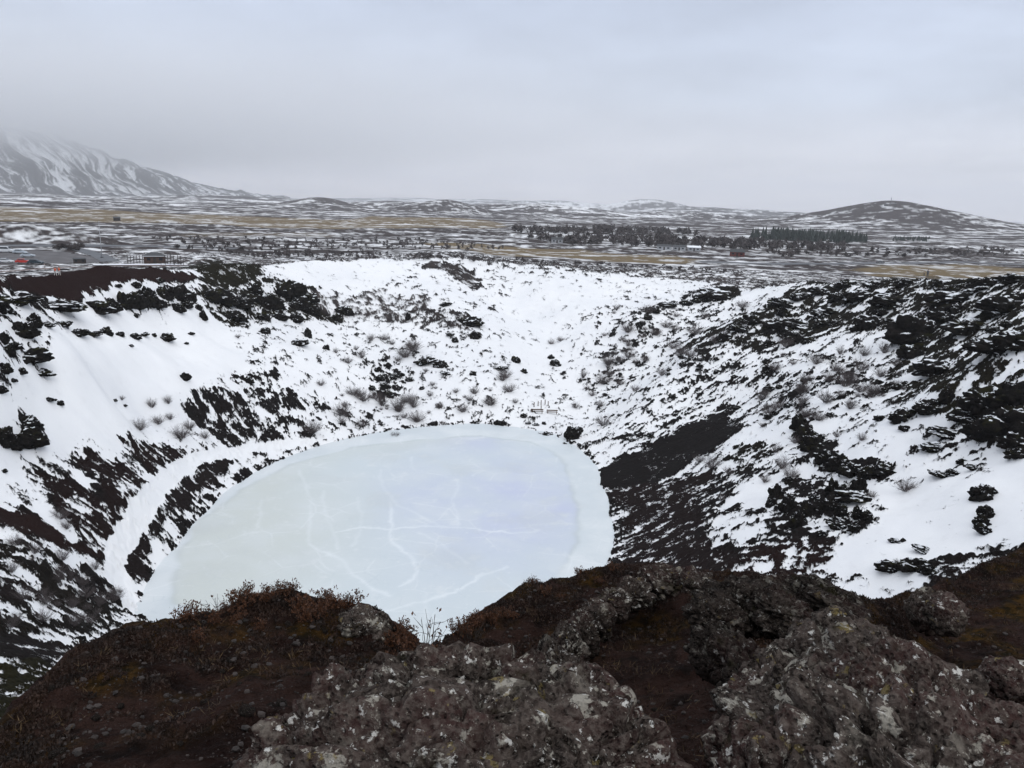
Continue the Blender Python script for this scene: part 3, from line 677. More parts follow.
# ------------------------------------------------------------------ rocks
M_LAVA = mat_lava('black_lava', 0.0, .8)
M_LICH = mat_lava('lichen_lava', 1.0, 1.6)
M_RUST = mat_lava('rust_lava', .3, 1.6, .42); M_SPINE = mat_lava('spine_lava', .75, 1.6, .6)
_ico = {}
def ico(sub):
    if sub not in _ico:
        bm = bmesh.new(); bmesh.ops.create_icosphere(bm, subdivisions=sub, radius=1.0); bm.verts.ensure_lookup_table()
        _ico[sub] = (np.array([v.co[:] for v in bm.verts]), np.array([[v.index for v in f.verts] for f in bm.faces])); bm.free()
    return _ico[sub]
def lump(sub, seed, amp=.35, freq=1.1, flat=.0, crag=.0):
    v, f = ico(sub); p = v + seed * 3.7
    r = 1 + amp * fbm3(p * freq, 3, seed % 50, .55) * 1.6 + amp * .35 * fbm3(p * freq * 3.2, 4, seed % 41 + 3, .6, ridge=True)
    if crag:
        w = p + .22 * np.stack([perlin3(p * 2.3, 5), perlin3(p * 2.3, 6), perlin3(p * 2.3, 7)], -1)
        r = r + crag * 1.1 * (fbm3(p * freq * 6, 5, seed % 31 + 9, .7, ridge=True) - .3)
        cre = np.minimum(np.abs(perlin3(w * 2.0, seed % 23 + 2)), np.abs(perlin3(w * 3.3, seed % 19 + 4)) * 1.3)
        r = r - crag * 2.4 * np.exp(-(cre / .07) ** 2)                       # clefts
        r = r + crag * 1.2 * np.round(2.2 * perlin3(w * 2.6, seed % 17 + 1)) / 2.2   # broken steps
    return v * r[:, None], f
lava_meshes = []
for i in range(9):
    v, f = lump(5, 11 + i * 5, .5, 1.25, crag=.065)
    v[:, 2] = np.where(v[:, 2] < -.35, -.35 + (v[:, 2] + .35) * .3, v[:, 2])
    me_o = mesh_np('lava_boulder', v, f, M_LAVA); lava_meshes.append(me_o.data); bpy.data.objects.remove(me_o)
LAVA = []          # (pixel x, y, width, height), zone
def zone(name, label, lst):
    for a in lst: LAVA.append((a, name, label))
zone('black rocks of the ledge under the left rim path', 'black lava rock in the ledge below the red-brown left rim', [(98, 305, 24, 9), (111, 304, 15, 11), (126, 302, 14, 13), (137, 303, 15, 14), (150, 302, 16, 16), (160, 308, 11, 8), (165, 297, 13, 11), (181, 299, 15, 13), (193, 301, 6, 8), (178, 311, 12, 7), (188, 309, 10, 7), (204, 320, 6, 9), (199, 312, 5, 6), (136, 290, 8, 5), (160, 284, 8, 4), (118, 289, 6, 3)])
zone('black rocks of the mound on the left rim', 'black lava rock in the dark mound on the left rim', [(215, 300, 20, 10), (228, 303, 16, 11), (242, 306, 18, 11), (236, 318, 16, 9), (222, 297, 14, 8), (268, 302, 24, 16), (289, 293, 26, 16), (279, 314, 14, 9), (300, 305, 18, 12), (312, 312, 14, 10), (264, 318, 10, 6), (296, 318, 12, 8), (255, 292, 12, 8), (310, 298, 14, 8), (345, 310, 14, 8), (338, 318, 10, 8)])
zone('flat black slabs below the left rim', 'flat black slab along the snow edge below the left rim', [(20, 302, 30, 7), (58, 303, 36, 8), (-12, 300, 26, 8)])
zone('black stones in the left snowfield', 'black stone lying alone in the left snowfield', [(35, 325, 10, 11), (25, 332, 18, 12), (48, 327, 12, 4), (64, 326, 12, 4), (79, 334, 14, 7), (94, 335, 12, 4), (106, 329, 10, 7), (120, 332, 7, 4), (135, 335, 9, 5), (144, 333, 8, 3), (154, 334, 4, 3), (167, 336, 13, 7), (131, 346, 4, 2), (185, 376, 8, 8), (249, 381, 9, 6), (50, 401, 9, 3), (60, 404, 6, 4), (27, 468, 4, 2), (4, 467, 4, 3), (115, 403, 4, 2), (125, 408, 4, 2), (136, 316, 4, 3), (191, 334, 5, 3), (186, 342, 4, 2)])
zone('black rocks at the far left of the crater wall', 'black rock among the rocks at the left edge of the crater', [(10, 356, 8, 9), (30, 356, 26, 10), (14, 348, 10, 6), (38, 360, 12, 6), (5, 371, 10, 8), (2, 392, 8, 6), (22, 375, 7, 5), (43, 373, 15, 4), (3, 341, 8, 9), (2, 310, 6, 9), (20, 307, 8, 4), (10, 314, 5, 3), (14, 384, 5, 3)])
zone('black outcrop in the snow at the left edge', 'lump of the black outcrop in the snow at left edge', [(5, 438, 14, 15), (29, 440, 24, 15), (28, 426, 15, 8), (40, 429, 5, 4), (14, 442, 12, 10), (39, 444, 12, 9)])
zone('stones on the snow of the far bowl', 'black stone on the snow of the far bowl', [(326, 346, 6, 5), (298, 341, 16, 5), (308, 331, 6, 9), (265, 331, 9, 5), (425, 361, 20, 5), (440, 363, 14, 6), (446, 373, 8, 3), (410, 380, 8, 3), (402, 375, 5, 4), (473, 373, 6, 4), (500, 368, 14, 3), (470, 320, 22, 8), (475, 334, 10, 7), (450, 334, 8, 3), (455, 338, 6, 5), (385, 386, 8, 6), (390, 393, 8, 5), (395, 378, 9, 5), (378, 372, 7, 5), (380, 380, 8, 5), (372, 388, 6, 4), (422, 387, 5, 3), (388, 366, 6, 4), (408, 317, 5, 8), (445, 305, 10, 4), (556, 366, 10, 6), (551, 358, 6, 4), (516, 360, 8, 7), (524, 371, 6, 4)])
zone('dark stones on the lake shore', 'dark stone on the far lake shore', [(497, 423, 6, 5), (503, 424, 6, 5), (547, 433, 14, 4), (573, 434, 14, 12), (571, 446, 6, 2), (524, 417, 6, 4), (565, 443, 6, 3), (579, 445, 4, 2), (536, 425, 6, 2), (528, 424, 5, 2), (544, 424, 4, 3), (552, 428, 4, 2), (580, 430, 6, 6)])
zone('crags along the top of the right wall', 'black crag on the crest of the right crater wall', [(778, 328, 24, 12), (800, 323, 24, 8), (826, 310, 22, 7), (858, 296, 24, 9), (868, 324, 24, 14), (890, 302, 30, 10), (913, 334, 40, 22), (936, 322, 22, 12), (955, 302, 36, 9), (970, 322, 30, 12), (1000, 303, 36, 13), (1015, 347, 30, 15), (990, 353, 36, 12), (935, 367, 30, 12), (913, 350, 20, 13), (780, 306, 20, 6), (845, 283, 16, 6), (985, 287, 22, 8), (1010, 283, 20, 8), (940, 284, 14, 6), (905, 283, 14, 6), (875, 285, 18, 6), (820, 292, 18, 6), (800, 298, 16, 6), (750, 322, 16, 8), (738, 330, 16, 7), (725, 338, 14, 7)])
zone('black rocks on the right snow slope', 'black rock standing out of the right snow slope', [(899, 387, 9, 6), (902, 412, 20, 12), (930, 403, 22, 10), (947, 394, 11, 14), (880, 418, 10, 5), (905, 424, 8, 5), (947, 431, 26, 6), (935, 444, 22, 5), (1015, 451, 14, 8), (894, 547, 8, 3), (923, 554, 16, 4), (888, 574, 20, 9), (913, 572, 24, 11), (927, 577, 14, 8), (902, 546, 4, 3), (884, 392, 6, 4), (942, 470, 20, 4), (955, 468, 12, 4), (975, 463, 10, 4), (962, 455, 8, 4)])
zone('great dark crags at the right edge', 'big mossy black crag at the right edge of the slope', [(985, 402, 34, 20), (1006, 422, 34, 22), (983, 430, 26, 14), (1018, 396, 26, 18), (965, 414, 22, 10), (1012, 440, 22, 12)])
zone('stones of the dark row in the right snow', 'stone of the short dark row in the right snow', [(980, 495, 16, 12), (988, 492, 10, 9), (987, 510, 12, 9), (982, 520, 12, 9), (985, 530, 14, 7)])
zone('rocks of the cliff band on the right slope', 'rock of the black cliff band across the right slope', [(797, 428, 12, 14), (803, 436, 14, 14), (812, 446, 18, 14), (824, 454, 16, 12), (838, 459, 18, 13), (852, 464, 18, 12), (868, 467, 18, 12), (884, 466, 18, 9), (818, 440, 10, 8)])
zone('scattered rocks below the cliff band', 'dark rock in the scatter below the black cliff band', [(834, 485, 12, 18), (858, 484, 12, 16), (850, 497, 30, 8), (828, 506, 16, 14), (840, 514, 10, 9), (797, 523, 12, 18), (805, 511, 13, 14), (838, 528, 18, 8), (857, 517, 10, 12), (853, 534, 10, 7), (866, 523, 8, 7), (786, 506, 12, 15), (776, 491, 14, 16), (822, 541, 8, 4), (815, 496, 8, 6), (790, 478, 8, 8), (842, 480, 14, 6), (771, 502, 9, 9)])
zone('dark rocks on the ridge between bowl and right wall', 'dark rock on the ridge running up from the bowl', [(718, 296, 34, 9), (700, 300, 12, 5), (668, 306, 14, 5), (655, 312, 10, 5), (648, 318, 8, 5), (640, 324, 6, 4), (685, 302, 12, 5)])
def place_lava():
    rows = list(LAVA); r2 = np.random.default_rng(21)
    def scatter(poly, n, s, name, label):
        P = np.array(poly, float); lo, hi = P.min(0), P.max(0); k = 0
        while k < n:
            q = r2.uniform(lo, hi)
            if poly_sdf(np.array([q[0]]), np.array([q[1]]), P)[0] < 0:
                a = s * r2.uniform(.6, 1.5); rows.append(((q[0], q[1], a, a * r2.uniform(.4, .7)), name, label)); k += 1
    scatter([(700, 345), (770, 310), (900, 282), (1020, 285), (1020, 340), (900, 345), (800, 345)], 34, 10, 'black rocks at the crest of the right wall', 'small black rock near the crest of the right wall')
    scatter([(740, 350), (900, 350), (900, 420), (760, 430), (720, 400)], 22, 6, 'black stones under the right crest', 'small black stone among bare shrubs on the right slope')
    scatter([(590, 420), (700, 345), (730, 370), (640, 450)], 22, 5, 'stones on the slope right of the bowl', 'small dark stone on the streaked slope right of the bowl')
    P = hit([a[0][0] for a in rows], [a[0][1] + a[0][3] * .35 for a in rows])
    for i, ((px, py, wp, hp), name, label) in enumerate(rows):
        p = P[i]; d = math.sqrt(p[0] ** 2 + p[1] ** 2 + (H - p[2]) ** 2)
        if d > 600: continue
        W = wp * d / F; Hh = hp * d / F
        o = bpy.data.objects.new('lava_boulder', lava_meshes[i % len(lava_meshes)]); COL.objects.link(o)
        az = math.atan2(p[0], p[1]); o.rotation_euler = (r2.uniform(-.15, .15), r2.uniform(-.2, .2), -az + r2.choice([0, math.pi]) + r2.uniform(-.35, .35))
        o.scale = (W * .47, W * .36, max(Hh * .62, W * .15)); o.location = (p[0], p[1], gz(p[0], p[1]) + Hh * .12)
        tag(o, label, 'rock', name)
place_lava()

# ------------------------------------------------------------------ rocks of the foreground crest
def big_rock(name, lobes, m, seed, label, sub=6, amp=.34, crag=.085):
    V, Fc, n = [], [], 0
    for i, (px, py, d, rx, ry, rz, rot, tilt) in enumerate(lobes):
        v, f = lump(sub, seed + i * 13, amp, 1.0, crag=crag); v = v * np.array([rx, ry, rz])
        ct, st = math.cos(tilt), math.sin(tilt); v = np.stack([v[:, 0] * ct + v[:, 2] * st, v[:, 1], -v[:, 0] * st + v[:, 2] * ct], -1)
        c = at_d(np.array(float(px)), np.array(float(py)), np.array(float(d))); az = math.atan2(c[0], c[1]); a = -az + rot
        v = np.stack([v[:, 0] * math.cos(a) - v[:, 1] * math.sin(a), v[:, 0] * math.sin(a) + v[:, 1] * math.cos(a), v[:, 2]], -1)
        V.append(v + c - np.array([0, 0, rz * .95])); Fc.append(f + n); n += len(v)
    V = np.concatenate(V); org = V.mean(0); o = mesh_np(name, V - org, np.concatenate(Fc), m); o.location = org
    return tag(o, label, 'rock')
big_rock('lichen_boulder', [(455, 690, 3.5, .80, .62, .60, .1, .05), (570, 712, 3.2, .62, .5, .5, -.2, .18), (350, 716, 3.3, .50, .5, .5, .2, -.25), (480, 740, 2.9, .9, .45, .5, 0, 0)], M_LICH, 3, 'large brown boulder crusted with white and ochre lichen, bottom centre')
big_rock('lichen_boulder', [(855, 652, 4.5, .50, .45, .50, .1, .15), (800, 680, 4.1, .36, .42, .42, .3, -.1), (925, 692, 4.0, .58, .45, .46, -.3, .45), (850, 715, 3.5, .52, .45, .42, 0, .1), (945, 750, 3.2, .62, .45, .42, -.2, .4), (790, 745, 3.1, .26, .32, .34, .2, 0), (1000, 735, 3.6, .4, .35, .35, -.2, .35)], M_LICH, 17, 'craggy grey lava boulder with white lichen filling the bottom right', 6, .28, .10)
big_rock('rock_spine', [(598, 604, 7.9, .17, .22, .2, .4, .3), (582, 618, 7.4, .16, .24, .22, .5, .3), (568, 636, 6.8, .15, .24, .2, .3, .2), (553, 652, 6.3, .17, .24, .24, .4, .2), (545, 668, 5.8, .14, .24, .22, .6, .2), (528, 684, 5.3, .15, .24, .24, .3, .2), (512, 698, 4.8, .17, .2, .2, .3, .1)], M_SPINE, 31, 'narrow spine of pale lichened rock running down between soil banks', 5, .42, .11)
big_rock('lichen_boulder', [(664, 569, 9.2, .30, .28, .22, 0, .1), (634, 584, 8.6, .20, .22, .16, 0, -.2), (694, 577, 9.1, .26, .26, .18, 0, .2), (615, 596, 8.2, .16, .18, .14, 0, 0)], M_SPINE, 41, 'grey lichened boulder at the top of the rock spine on the crest', 5, .42, .11)
big_rock('rust_rock', [(745, 590, 7.6, .36, .30, .20, -.2, .15), (782, 597, 7.4, .28, .26, .17, 0, .2), (718, 602, 7.2, .24, .22, .16, 0, 0)], M_RUST, 53, 'purplish brown folded lava rock on the crest right of centre', 5, .42, .11)
big_rock('rust_rock', [(722, 636, 5.3, .22, .14, .16, -.4, .35), (740, 648, 5.0, .20, .14, .16, -.4, .4), (756, 664, 4.7, .18, .14, .16, -.4, .4)], M_RUST, 67, 'slanting rusty ledge with a pale edge beside the bare soil hollow', 5, .42, .11)
big_rock('rust_rock', [(800, 583, 8.7, .40, .34, .20, 0, .1), (838, 595, 8.4, .30, .3, .18, 0, .25)], M_RUST, 71, 'dark grey rock on the crest just below the right snow slope', 5, .42, .11)
big_rock('rust_rock', [(585, 712, 4.2, .24, .22, .2, .2, -.1), (556, 704, 4.4, .2, .2, .18, .3, -.1)], M_RUST, 83, 'low purplish rock between the spine and the big lichen boulder', 5, .42, .11)
big_rock('lichen_boulder', [(935, 592, 9.5, .22, .2, .24, 0, 0), (948, 600, 9.0, .2, .2, .2, 0, 0)], M_LICH, 91, 'small dark lichened boulder beside the snow at the right crest', 4)
big_rock('lichen_boulder', [(360, 612, 7.1, .20, .2, .16, 0, 0), (378, 618, 7.0, .14, .16, .16, 0, .2)], M_LICH, 97, 'mossy rock knob at the right end of the left soil mound', 4)
big_rock('lichen_boulder', [(1015, 662, 5.2, .14, .14, .12, 0, 0)], M_LICH, 101, 'small pale stone at the right edge below the mossy bank', 4)

# ------------------------------------------------------------------ bare shrubs in the crater
def twig_mesh(seed, stems, h, spread, r0, br=3, lean=0.0, seg=4):
    """many thin forked stems fanning out of one root: three-sided tapered tubes"""
    r = np.random.default_rng(seed); V, Fc, tips = [], [], []; n = 0
    def tube(pts, ra, rb):
        nonlocal n
        k = len(pts); rad = np.linspace(ra, rb, k)
        for i in range(k):
            d = pts[min(i + 1, k - 1)] - pts[max(i - 1, 0)]; d = d / (np.linalg.norm(d) + 1e-9)
            a = np.cross(d, (.3, .2, 1.)); a /= np.linalg.norm(a) + 1e-9; b = np.cross(d, a)
            for q in range(3): V.append(pts[i] + rad[i] * (math.cos(q * 2.094) * a + math.sin(q * 2.094) * b))
        for i in range(k - 1):
            for q in range(3): Fc.append((n + i * 3 + q, n + i * 3 + (q + 1) % 3, n + (i + 1) * 3 + (q + 1) % 3, n + (i + 1) * 3 + q))
        n += 3 * k; tips.append(pts[-1]); tips.append(pts[k // 2])
    for s in range(stems):
        a = r.uniform(0, 2 * np.pi); out = r.uniform(.05, 1) ** .7; L = h * r.uniform(.6, 1.1)
        p = np.array([math.cos(a), math.sin(a), 0]) * spread * .18 * r.uniform(0, 1); d = np.array([math.cos(a) * out * spread / h + lean, math.sin(a) * out * spread / h, 1.0])
        pts = [p]
        for i in range(seg): d = d + r.normal(0, .22, 3); d[2] = max(d[2], .15); pts.append(pts[-1] + d / np.linalg.norm(d) * L / seg)
        tube(np.array(pts), r0, r0 * .35)
        for b in range(br):
            i = r.integers(1, seg); q = pts[i]; dd = (pts[i + 1] - pts[i]) if i + 1 < len(pts) else d; dd = dd / np.linalg.norm(dd) + r.normal(0, .55, 3); dd[2] = abs(dd[2]) * .8
            bp = [q]
            for j in range(3): dd = dd + r.normal(0, .2, 3); bp.append(bp[-1] + dd / np.linalg.norm(dd) * L * r.uniform(.10, .2))
            tube(np.array(bp), r0 * .5, r0 * .22)
    return np.array(V), np.array(Fc), np.array(tips)
M_TWIG = mat_plain('bare_twigs', (.085, .068, .068), .8, .3)
shrub_meshes = []
for i in range(4):
    v, f, _ = twig_mesh(100 + i, 84, 1.15, 1.45, .0105, 4)
    o = mesh_np('bare_shrub', v, f, M_TWIG); shrub_meshes.append(o.data); bpy.data.objects.remove(o)
SHRUBS = []
def szone(group, label, lst):
    for a in lst: SHRUBS.append((a, group, label))
szone('bare shrubs in the far bowl', 'grey leafless shrub on the snow of the far bowl', [(348, 364, 14, 9), (362, 360, 12, 10), (371, 342, 12, 9), (356, 351, 8, 6), (321, 385, 12, 8), (313, 434, 26, 16), (375, 398, 18, 10), (398, 410, 26, 18), (382, 405, 18, 14), (412, 402, 18, 14), (463, 412, 18, 10), (440, 408, 12, 8), (474, 394, 14, 10), (505, 377, 20, 12), (456, 392, 10, 6), (336, 352, 8, 7), (392, 345, 9, 6), (398, 362, 12, 7), (515, 404, 10, 6), (430, 395, 10, 7), (492, 402, 10, 6), (345, 408, 12, 8), (443, 425, 10, 5), (395, 436, 14, 7)])
szone('bare shrubs at the foot of the streaked slope', 'grey leafless shrub on the streaked slope right of the bowl', [(603, 426, 20, 14), (620, 364, 14, 9), (609, 376, 14, 9), (583, 380, 10, 12), (600, 408, 14, 8), (592, 396, 12, 7), (662, 378, 18, 10), (690, 360, 20, 11), (655, 334, 14, 9), (742, 309, 18, 9), (635, 392, 14, 8), (560, 342, 12, 6), (551, 346, 10, 6), (675, 330, 14, 8), (628, 346, 12, 8), (715, 342, 16, 9), (645, 362, 14, 9), (575, 410, 12, 8), (705, 318, 12, 7)])
szone('bare shrubs on the right slope', 'purplish leafless shrub on the right snow slope', [(840, 355, 10, 11), (864, 355, 14, 12), (884, 354, 14, 12), (860, 372, 20, 15), (845, 388, 26, 17), (826, 404, 22, 15), (872, 396, 20, 13), (786, 345, 20, 12), (802, 405, 18, 13), (818, 424, 18, 13), (862, 438, 14, 9), (872, 495, 12, 8), (816, 366, 20, 14), (835, 372, 16, 12), (880, 378, 16, 11), (896, 366, 12, 9), (775, 372, 18, 11), (805, 386, 16, 11), (850, 410, 18, 12), (780, 408, 14, 10), (795, 446, 16, 10), (836, 438, 10, 8), (765, 398, 14, 9)])
szone('bare shrubs under the cliff band', 'pale leafless shrub left of the black cliff band', [(712, 470, 24, 16), (700, 462, 16, 11), (728, 478, 14, 10), (782, 468, 20, 16), (790, 476, 20, 14), (775, 455, 14, 12), (765, 480, 14, 10), (848, 502, 10, 7), (722, 500, 12, 8)])
szone('bare shrubs on the left slope', 'grey leafless shrub above the lake path on the left slope', [(168, 405, 12, 10), (152, 409, 12, 11), (140, 431, 22, 13), (158, 424, 16, 10), (182, 438, 26, 15), (190, 430, 16, 10), (170, 420, 12, 8), (60, 516, 20, 12), (66, 526, 16, 10), (238, 340, 8, 5), (205, 440, 14, 9), (122, 402, 8, 5)])
szone('bare shrubs at the lower left', 'grey leafless shrub on the patchy slope at lower left', [(16, 545, 18, 12), (34, 555, 22, 13), (62, 562, 20, 12), (12, 575, 18, 12), (82, 590, 20, 12), (60, 580, 16, 11), (102, 610, 20, 12), (72, 612, 18, 12), (24, 610, 22, 13), (44, 628, 22, 13), (90, 630, 18, 11), (10, 632, 20, 12), (95, 568, 14, 10)])
szone('the pale shrub alone in the right snow', 'pale twiggy shrub standing alone in open snow at right', [(906, 488, 26, 14)])
_r = np.random.default_rng(77)
for _poly, _n, _g, _l in [([(340, 335), (420, 340), (540, 390), (600, 420), (440, 425), (330, 430), (310, 380)], 34, 'bare shrubs in the far bowl', 'grey leafless shrub on the snow of the far bowl'),
                          ([(600, 300), (700, 305), (740, 330), (620, 430), (575, 420)], 36, 'bare shrubs at the foot of the streaked slope', 'grey leafless shrub on the streaked slope right of the bowl'),
                          ([(750, 345), (890, 345), (910, 390), (860, 430), (780, 450), (730, 400)], 34, 'bare shrubs on the right slope', 'purplish leafless shrub on the right snow slope'),
                          ([(0, 530), (60, 550), (120, 590), (125, 625), (0, 645)], 22, 'bare shrubs at the lower left', 'grey leafless shrub on the patchy slope at lower left')]:
    _cq = np.array(_poly, float).mean(0)
    while _n:
        if _n % 4 == 0 or _n == 1: _cq = _r.uniform(np.array(_poly).min(0), np.array(_poly).max(0))
        _q = _cq + _r.normal(0, 1, 2) * np.array([15, 7])
        if _r.random() < .15: _cq = _r.uniform(np.array(_poly).min(0), np.array(_poly).max(0))
        if poly_sdf(_q[:1], _q[1:], np.array(_poly, float))[0] < 0: _w = 6 + 20 * _r.random() ** 1.6; SHRUBS.append(((_q[0], _q[1], _w, _w * .55), _g, _l)); _n -= 1
def place_shrubs():
    P = hit([a[0][0] for a in SHRUBS], [a[0][1] for a in SHRUBS]); r2 = np.random.default_rng(4)
    for i, ((px, py, wp, hp), grp, label) in enumerate(SHRUBS):
        p = P[i]; d = math.sqrt(p[0] ** 2 + p[1] ** 2 + (H - p[2]) ** 2)
        o = bpy.data.objects.new('bare_shrub', shrub_meshes[i % 4]); COL.objects.link(o)
        o.location = (p[0], p[1], gz(p[0], p[1]) - .03); o.rotation_euler = (0, 0, r2.uniform(0, 6.28)); W = wp * d / F; o.scale = (W * .42, W * .42, max(hp * d / F * .78, .6))
        tag(o, label, 'shrub', grp)
place_shrubs()

# ------------------------------------------------------------------ low growth and loose stones on the crest
M_STEM = mat_plain('brown_stem', (.022, .014, .010), .8, .3, 20)
M_LEAF = mat_plain('rust_leaf', (.075, .027, .009), .7, .5, 14)
M_HEATH = mat_plain('heath_leaf', (.022, .0090, .0040), .8, .6, 5)
M_GRAV = mat_plain('scoria_gravel', (.030, .0225, .0195), .9, .55, 9, bump=.4)
M_DRY = mat_plain('dry_grass', (.075, .045, .018), .8, .4, 9)
def leaf_quads(P, D, size, r):
    n = len(P); a = r.normal(size=(n, 3)); a = a / np.linalg.norm(a, axis=1)[:, None]; d = D + r.normal(0, .5, (n, 3)); d = d / np.linalg.norm(d, axis=1)[:, None]
    s = np.cross(d, a); s = s / (np.linalg.norm(s, axis=1)[:, None] + 1e-6); L = (size * r.uniform(.6, 1.4, n))[:, None]
    v = np.stack([P, P + d * L * .5 + s * L * .24, P + d * L, P + d * L * .5 - s * L * .24], 1).reshape(-1, 3)
    return v, np.arange(4 * n).reshape(-1, 4)
dwarf = []
for i in range(4):
    root = empty('dwarf_shrub', (0, 0, -100))
    v, f, tips = twig_mesh(300 + i, 15 if i < 3 else 9, .26, .22, .0042, 4, .1)
    mesh_np('stem', v, f, M_STEM, parent=root)
    r = np.random.default_rng(400 + i); k = r.integers(0, len(tips), 620 if i < 3 else 26); 
    v, f = leaf_quads(tips[k] + r.normal(0, .016, (len(k), 3)), np.tile([0, 0, .8], (len(k), 1)), .034, r)
    mesh_np('foliage', v, f, M_LEAF, parent=root, smooth=False); dwarf.append(root)
def crest_at(px, dz=0.0, back=0.0):
    i = np.interp(px, _c[:, 0], np.arange(len(_c))); py = np.interp(px, _c[:, 0], _c[:, 1]); d = np.interp(px, _c[:, 0], _c[:, 2]) + back
    p = at_d(np.array(float(px)), np.array(float(py)), np.array(float(d))); return p[0], p[1]
def place_dwarf():
    r2 = np.random.default_rng(12); used = set()
    rows = []
    for px in [185, 198, 212, 226, 236, 248, 258, 268, 280, 292, 304, 316, 328, 340, 352, 240, 300, 325]: rows.append((px, 0, 'rust-leaved dwarf shrub on the top of the left soil mound', 'dwarf shrubs along the top of the left mound', r2.integers(0, 3), r2.uniform(.45, .75)))
    for px in [392, 398, 404, 410, 416, 422]: rows.append((px, 0, 'rust-leaved dwarf shrub on the left side of the notch', 'dwarf shrubs on the left side of the notch', r2.integers(0, 3), r2.uniform(.5, .8)))
    for px in [444, 450, 456, 464, 474, 484, 496, 508]: rows.append((px, 0, 'rust-leaved dwarf shrub on the slope right of the notch', 'dwarf shrubs on the right side of the notch', r2.integers(0, 3), r2.uniform(.45, .75)))
    for px in [532, 546, 560, 580, 600, 612]: rows.append((px, 0, 'small dwarf shrub on the crest left of the rock spine', 'dwarf shrubs left of the rock spine', r2.integers(0, 3), r2.uniform(.3, .5)))
    rows += [(426, 0, 'nearly bare twiggy shrub reaching over the ice from the left of the notch', None, 3, 1.35), (470, 0, 'nearly bare twiggy shrub leaning over the ice right of the notch', None, 3, 1.2), (217, 0, 'nearly leafless dwarf shrub sticking up at left end of the mound', None, 3, .9)]
    for px, back, label, grp, k, s in rows:
        x, y = crest_at(px, back=r2.uniform(-.5, .15)); z = fg_z(np.array([x]), np.array([y]))[0]
        src = dwarf[k]
        if k not in used: o = src; used.add(k)
        else: o = copy_tree(src)
        o.location = (x, y, z - .02); o.rotation_euler = (0, 0, r2.uniform(0, 6.28)); o.scale = (s, s, s); tag(o, label, 'shrub', grp)
place_dwarf()
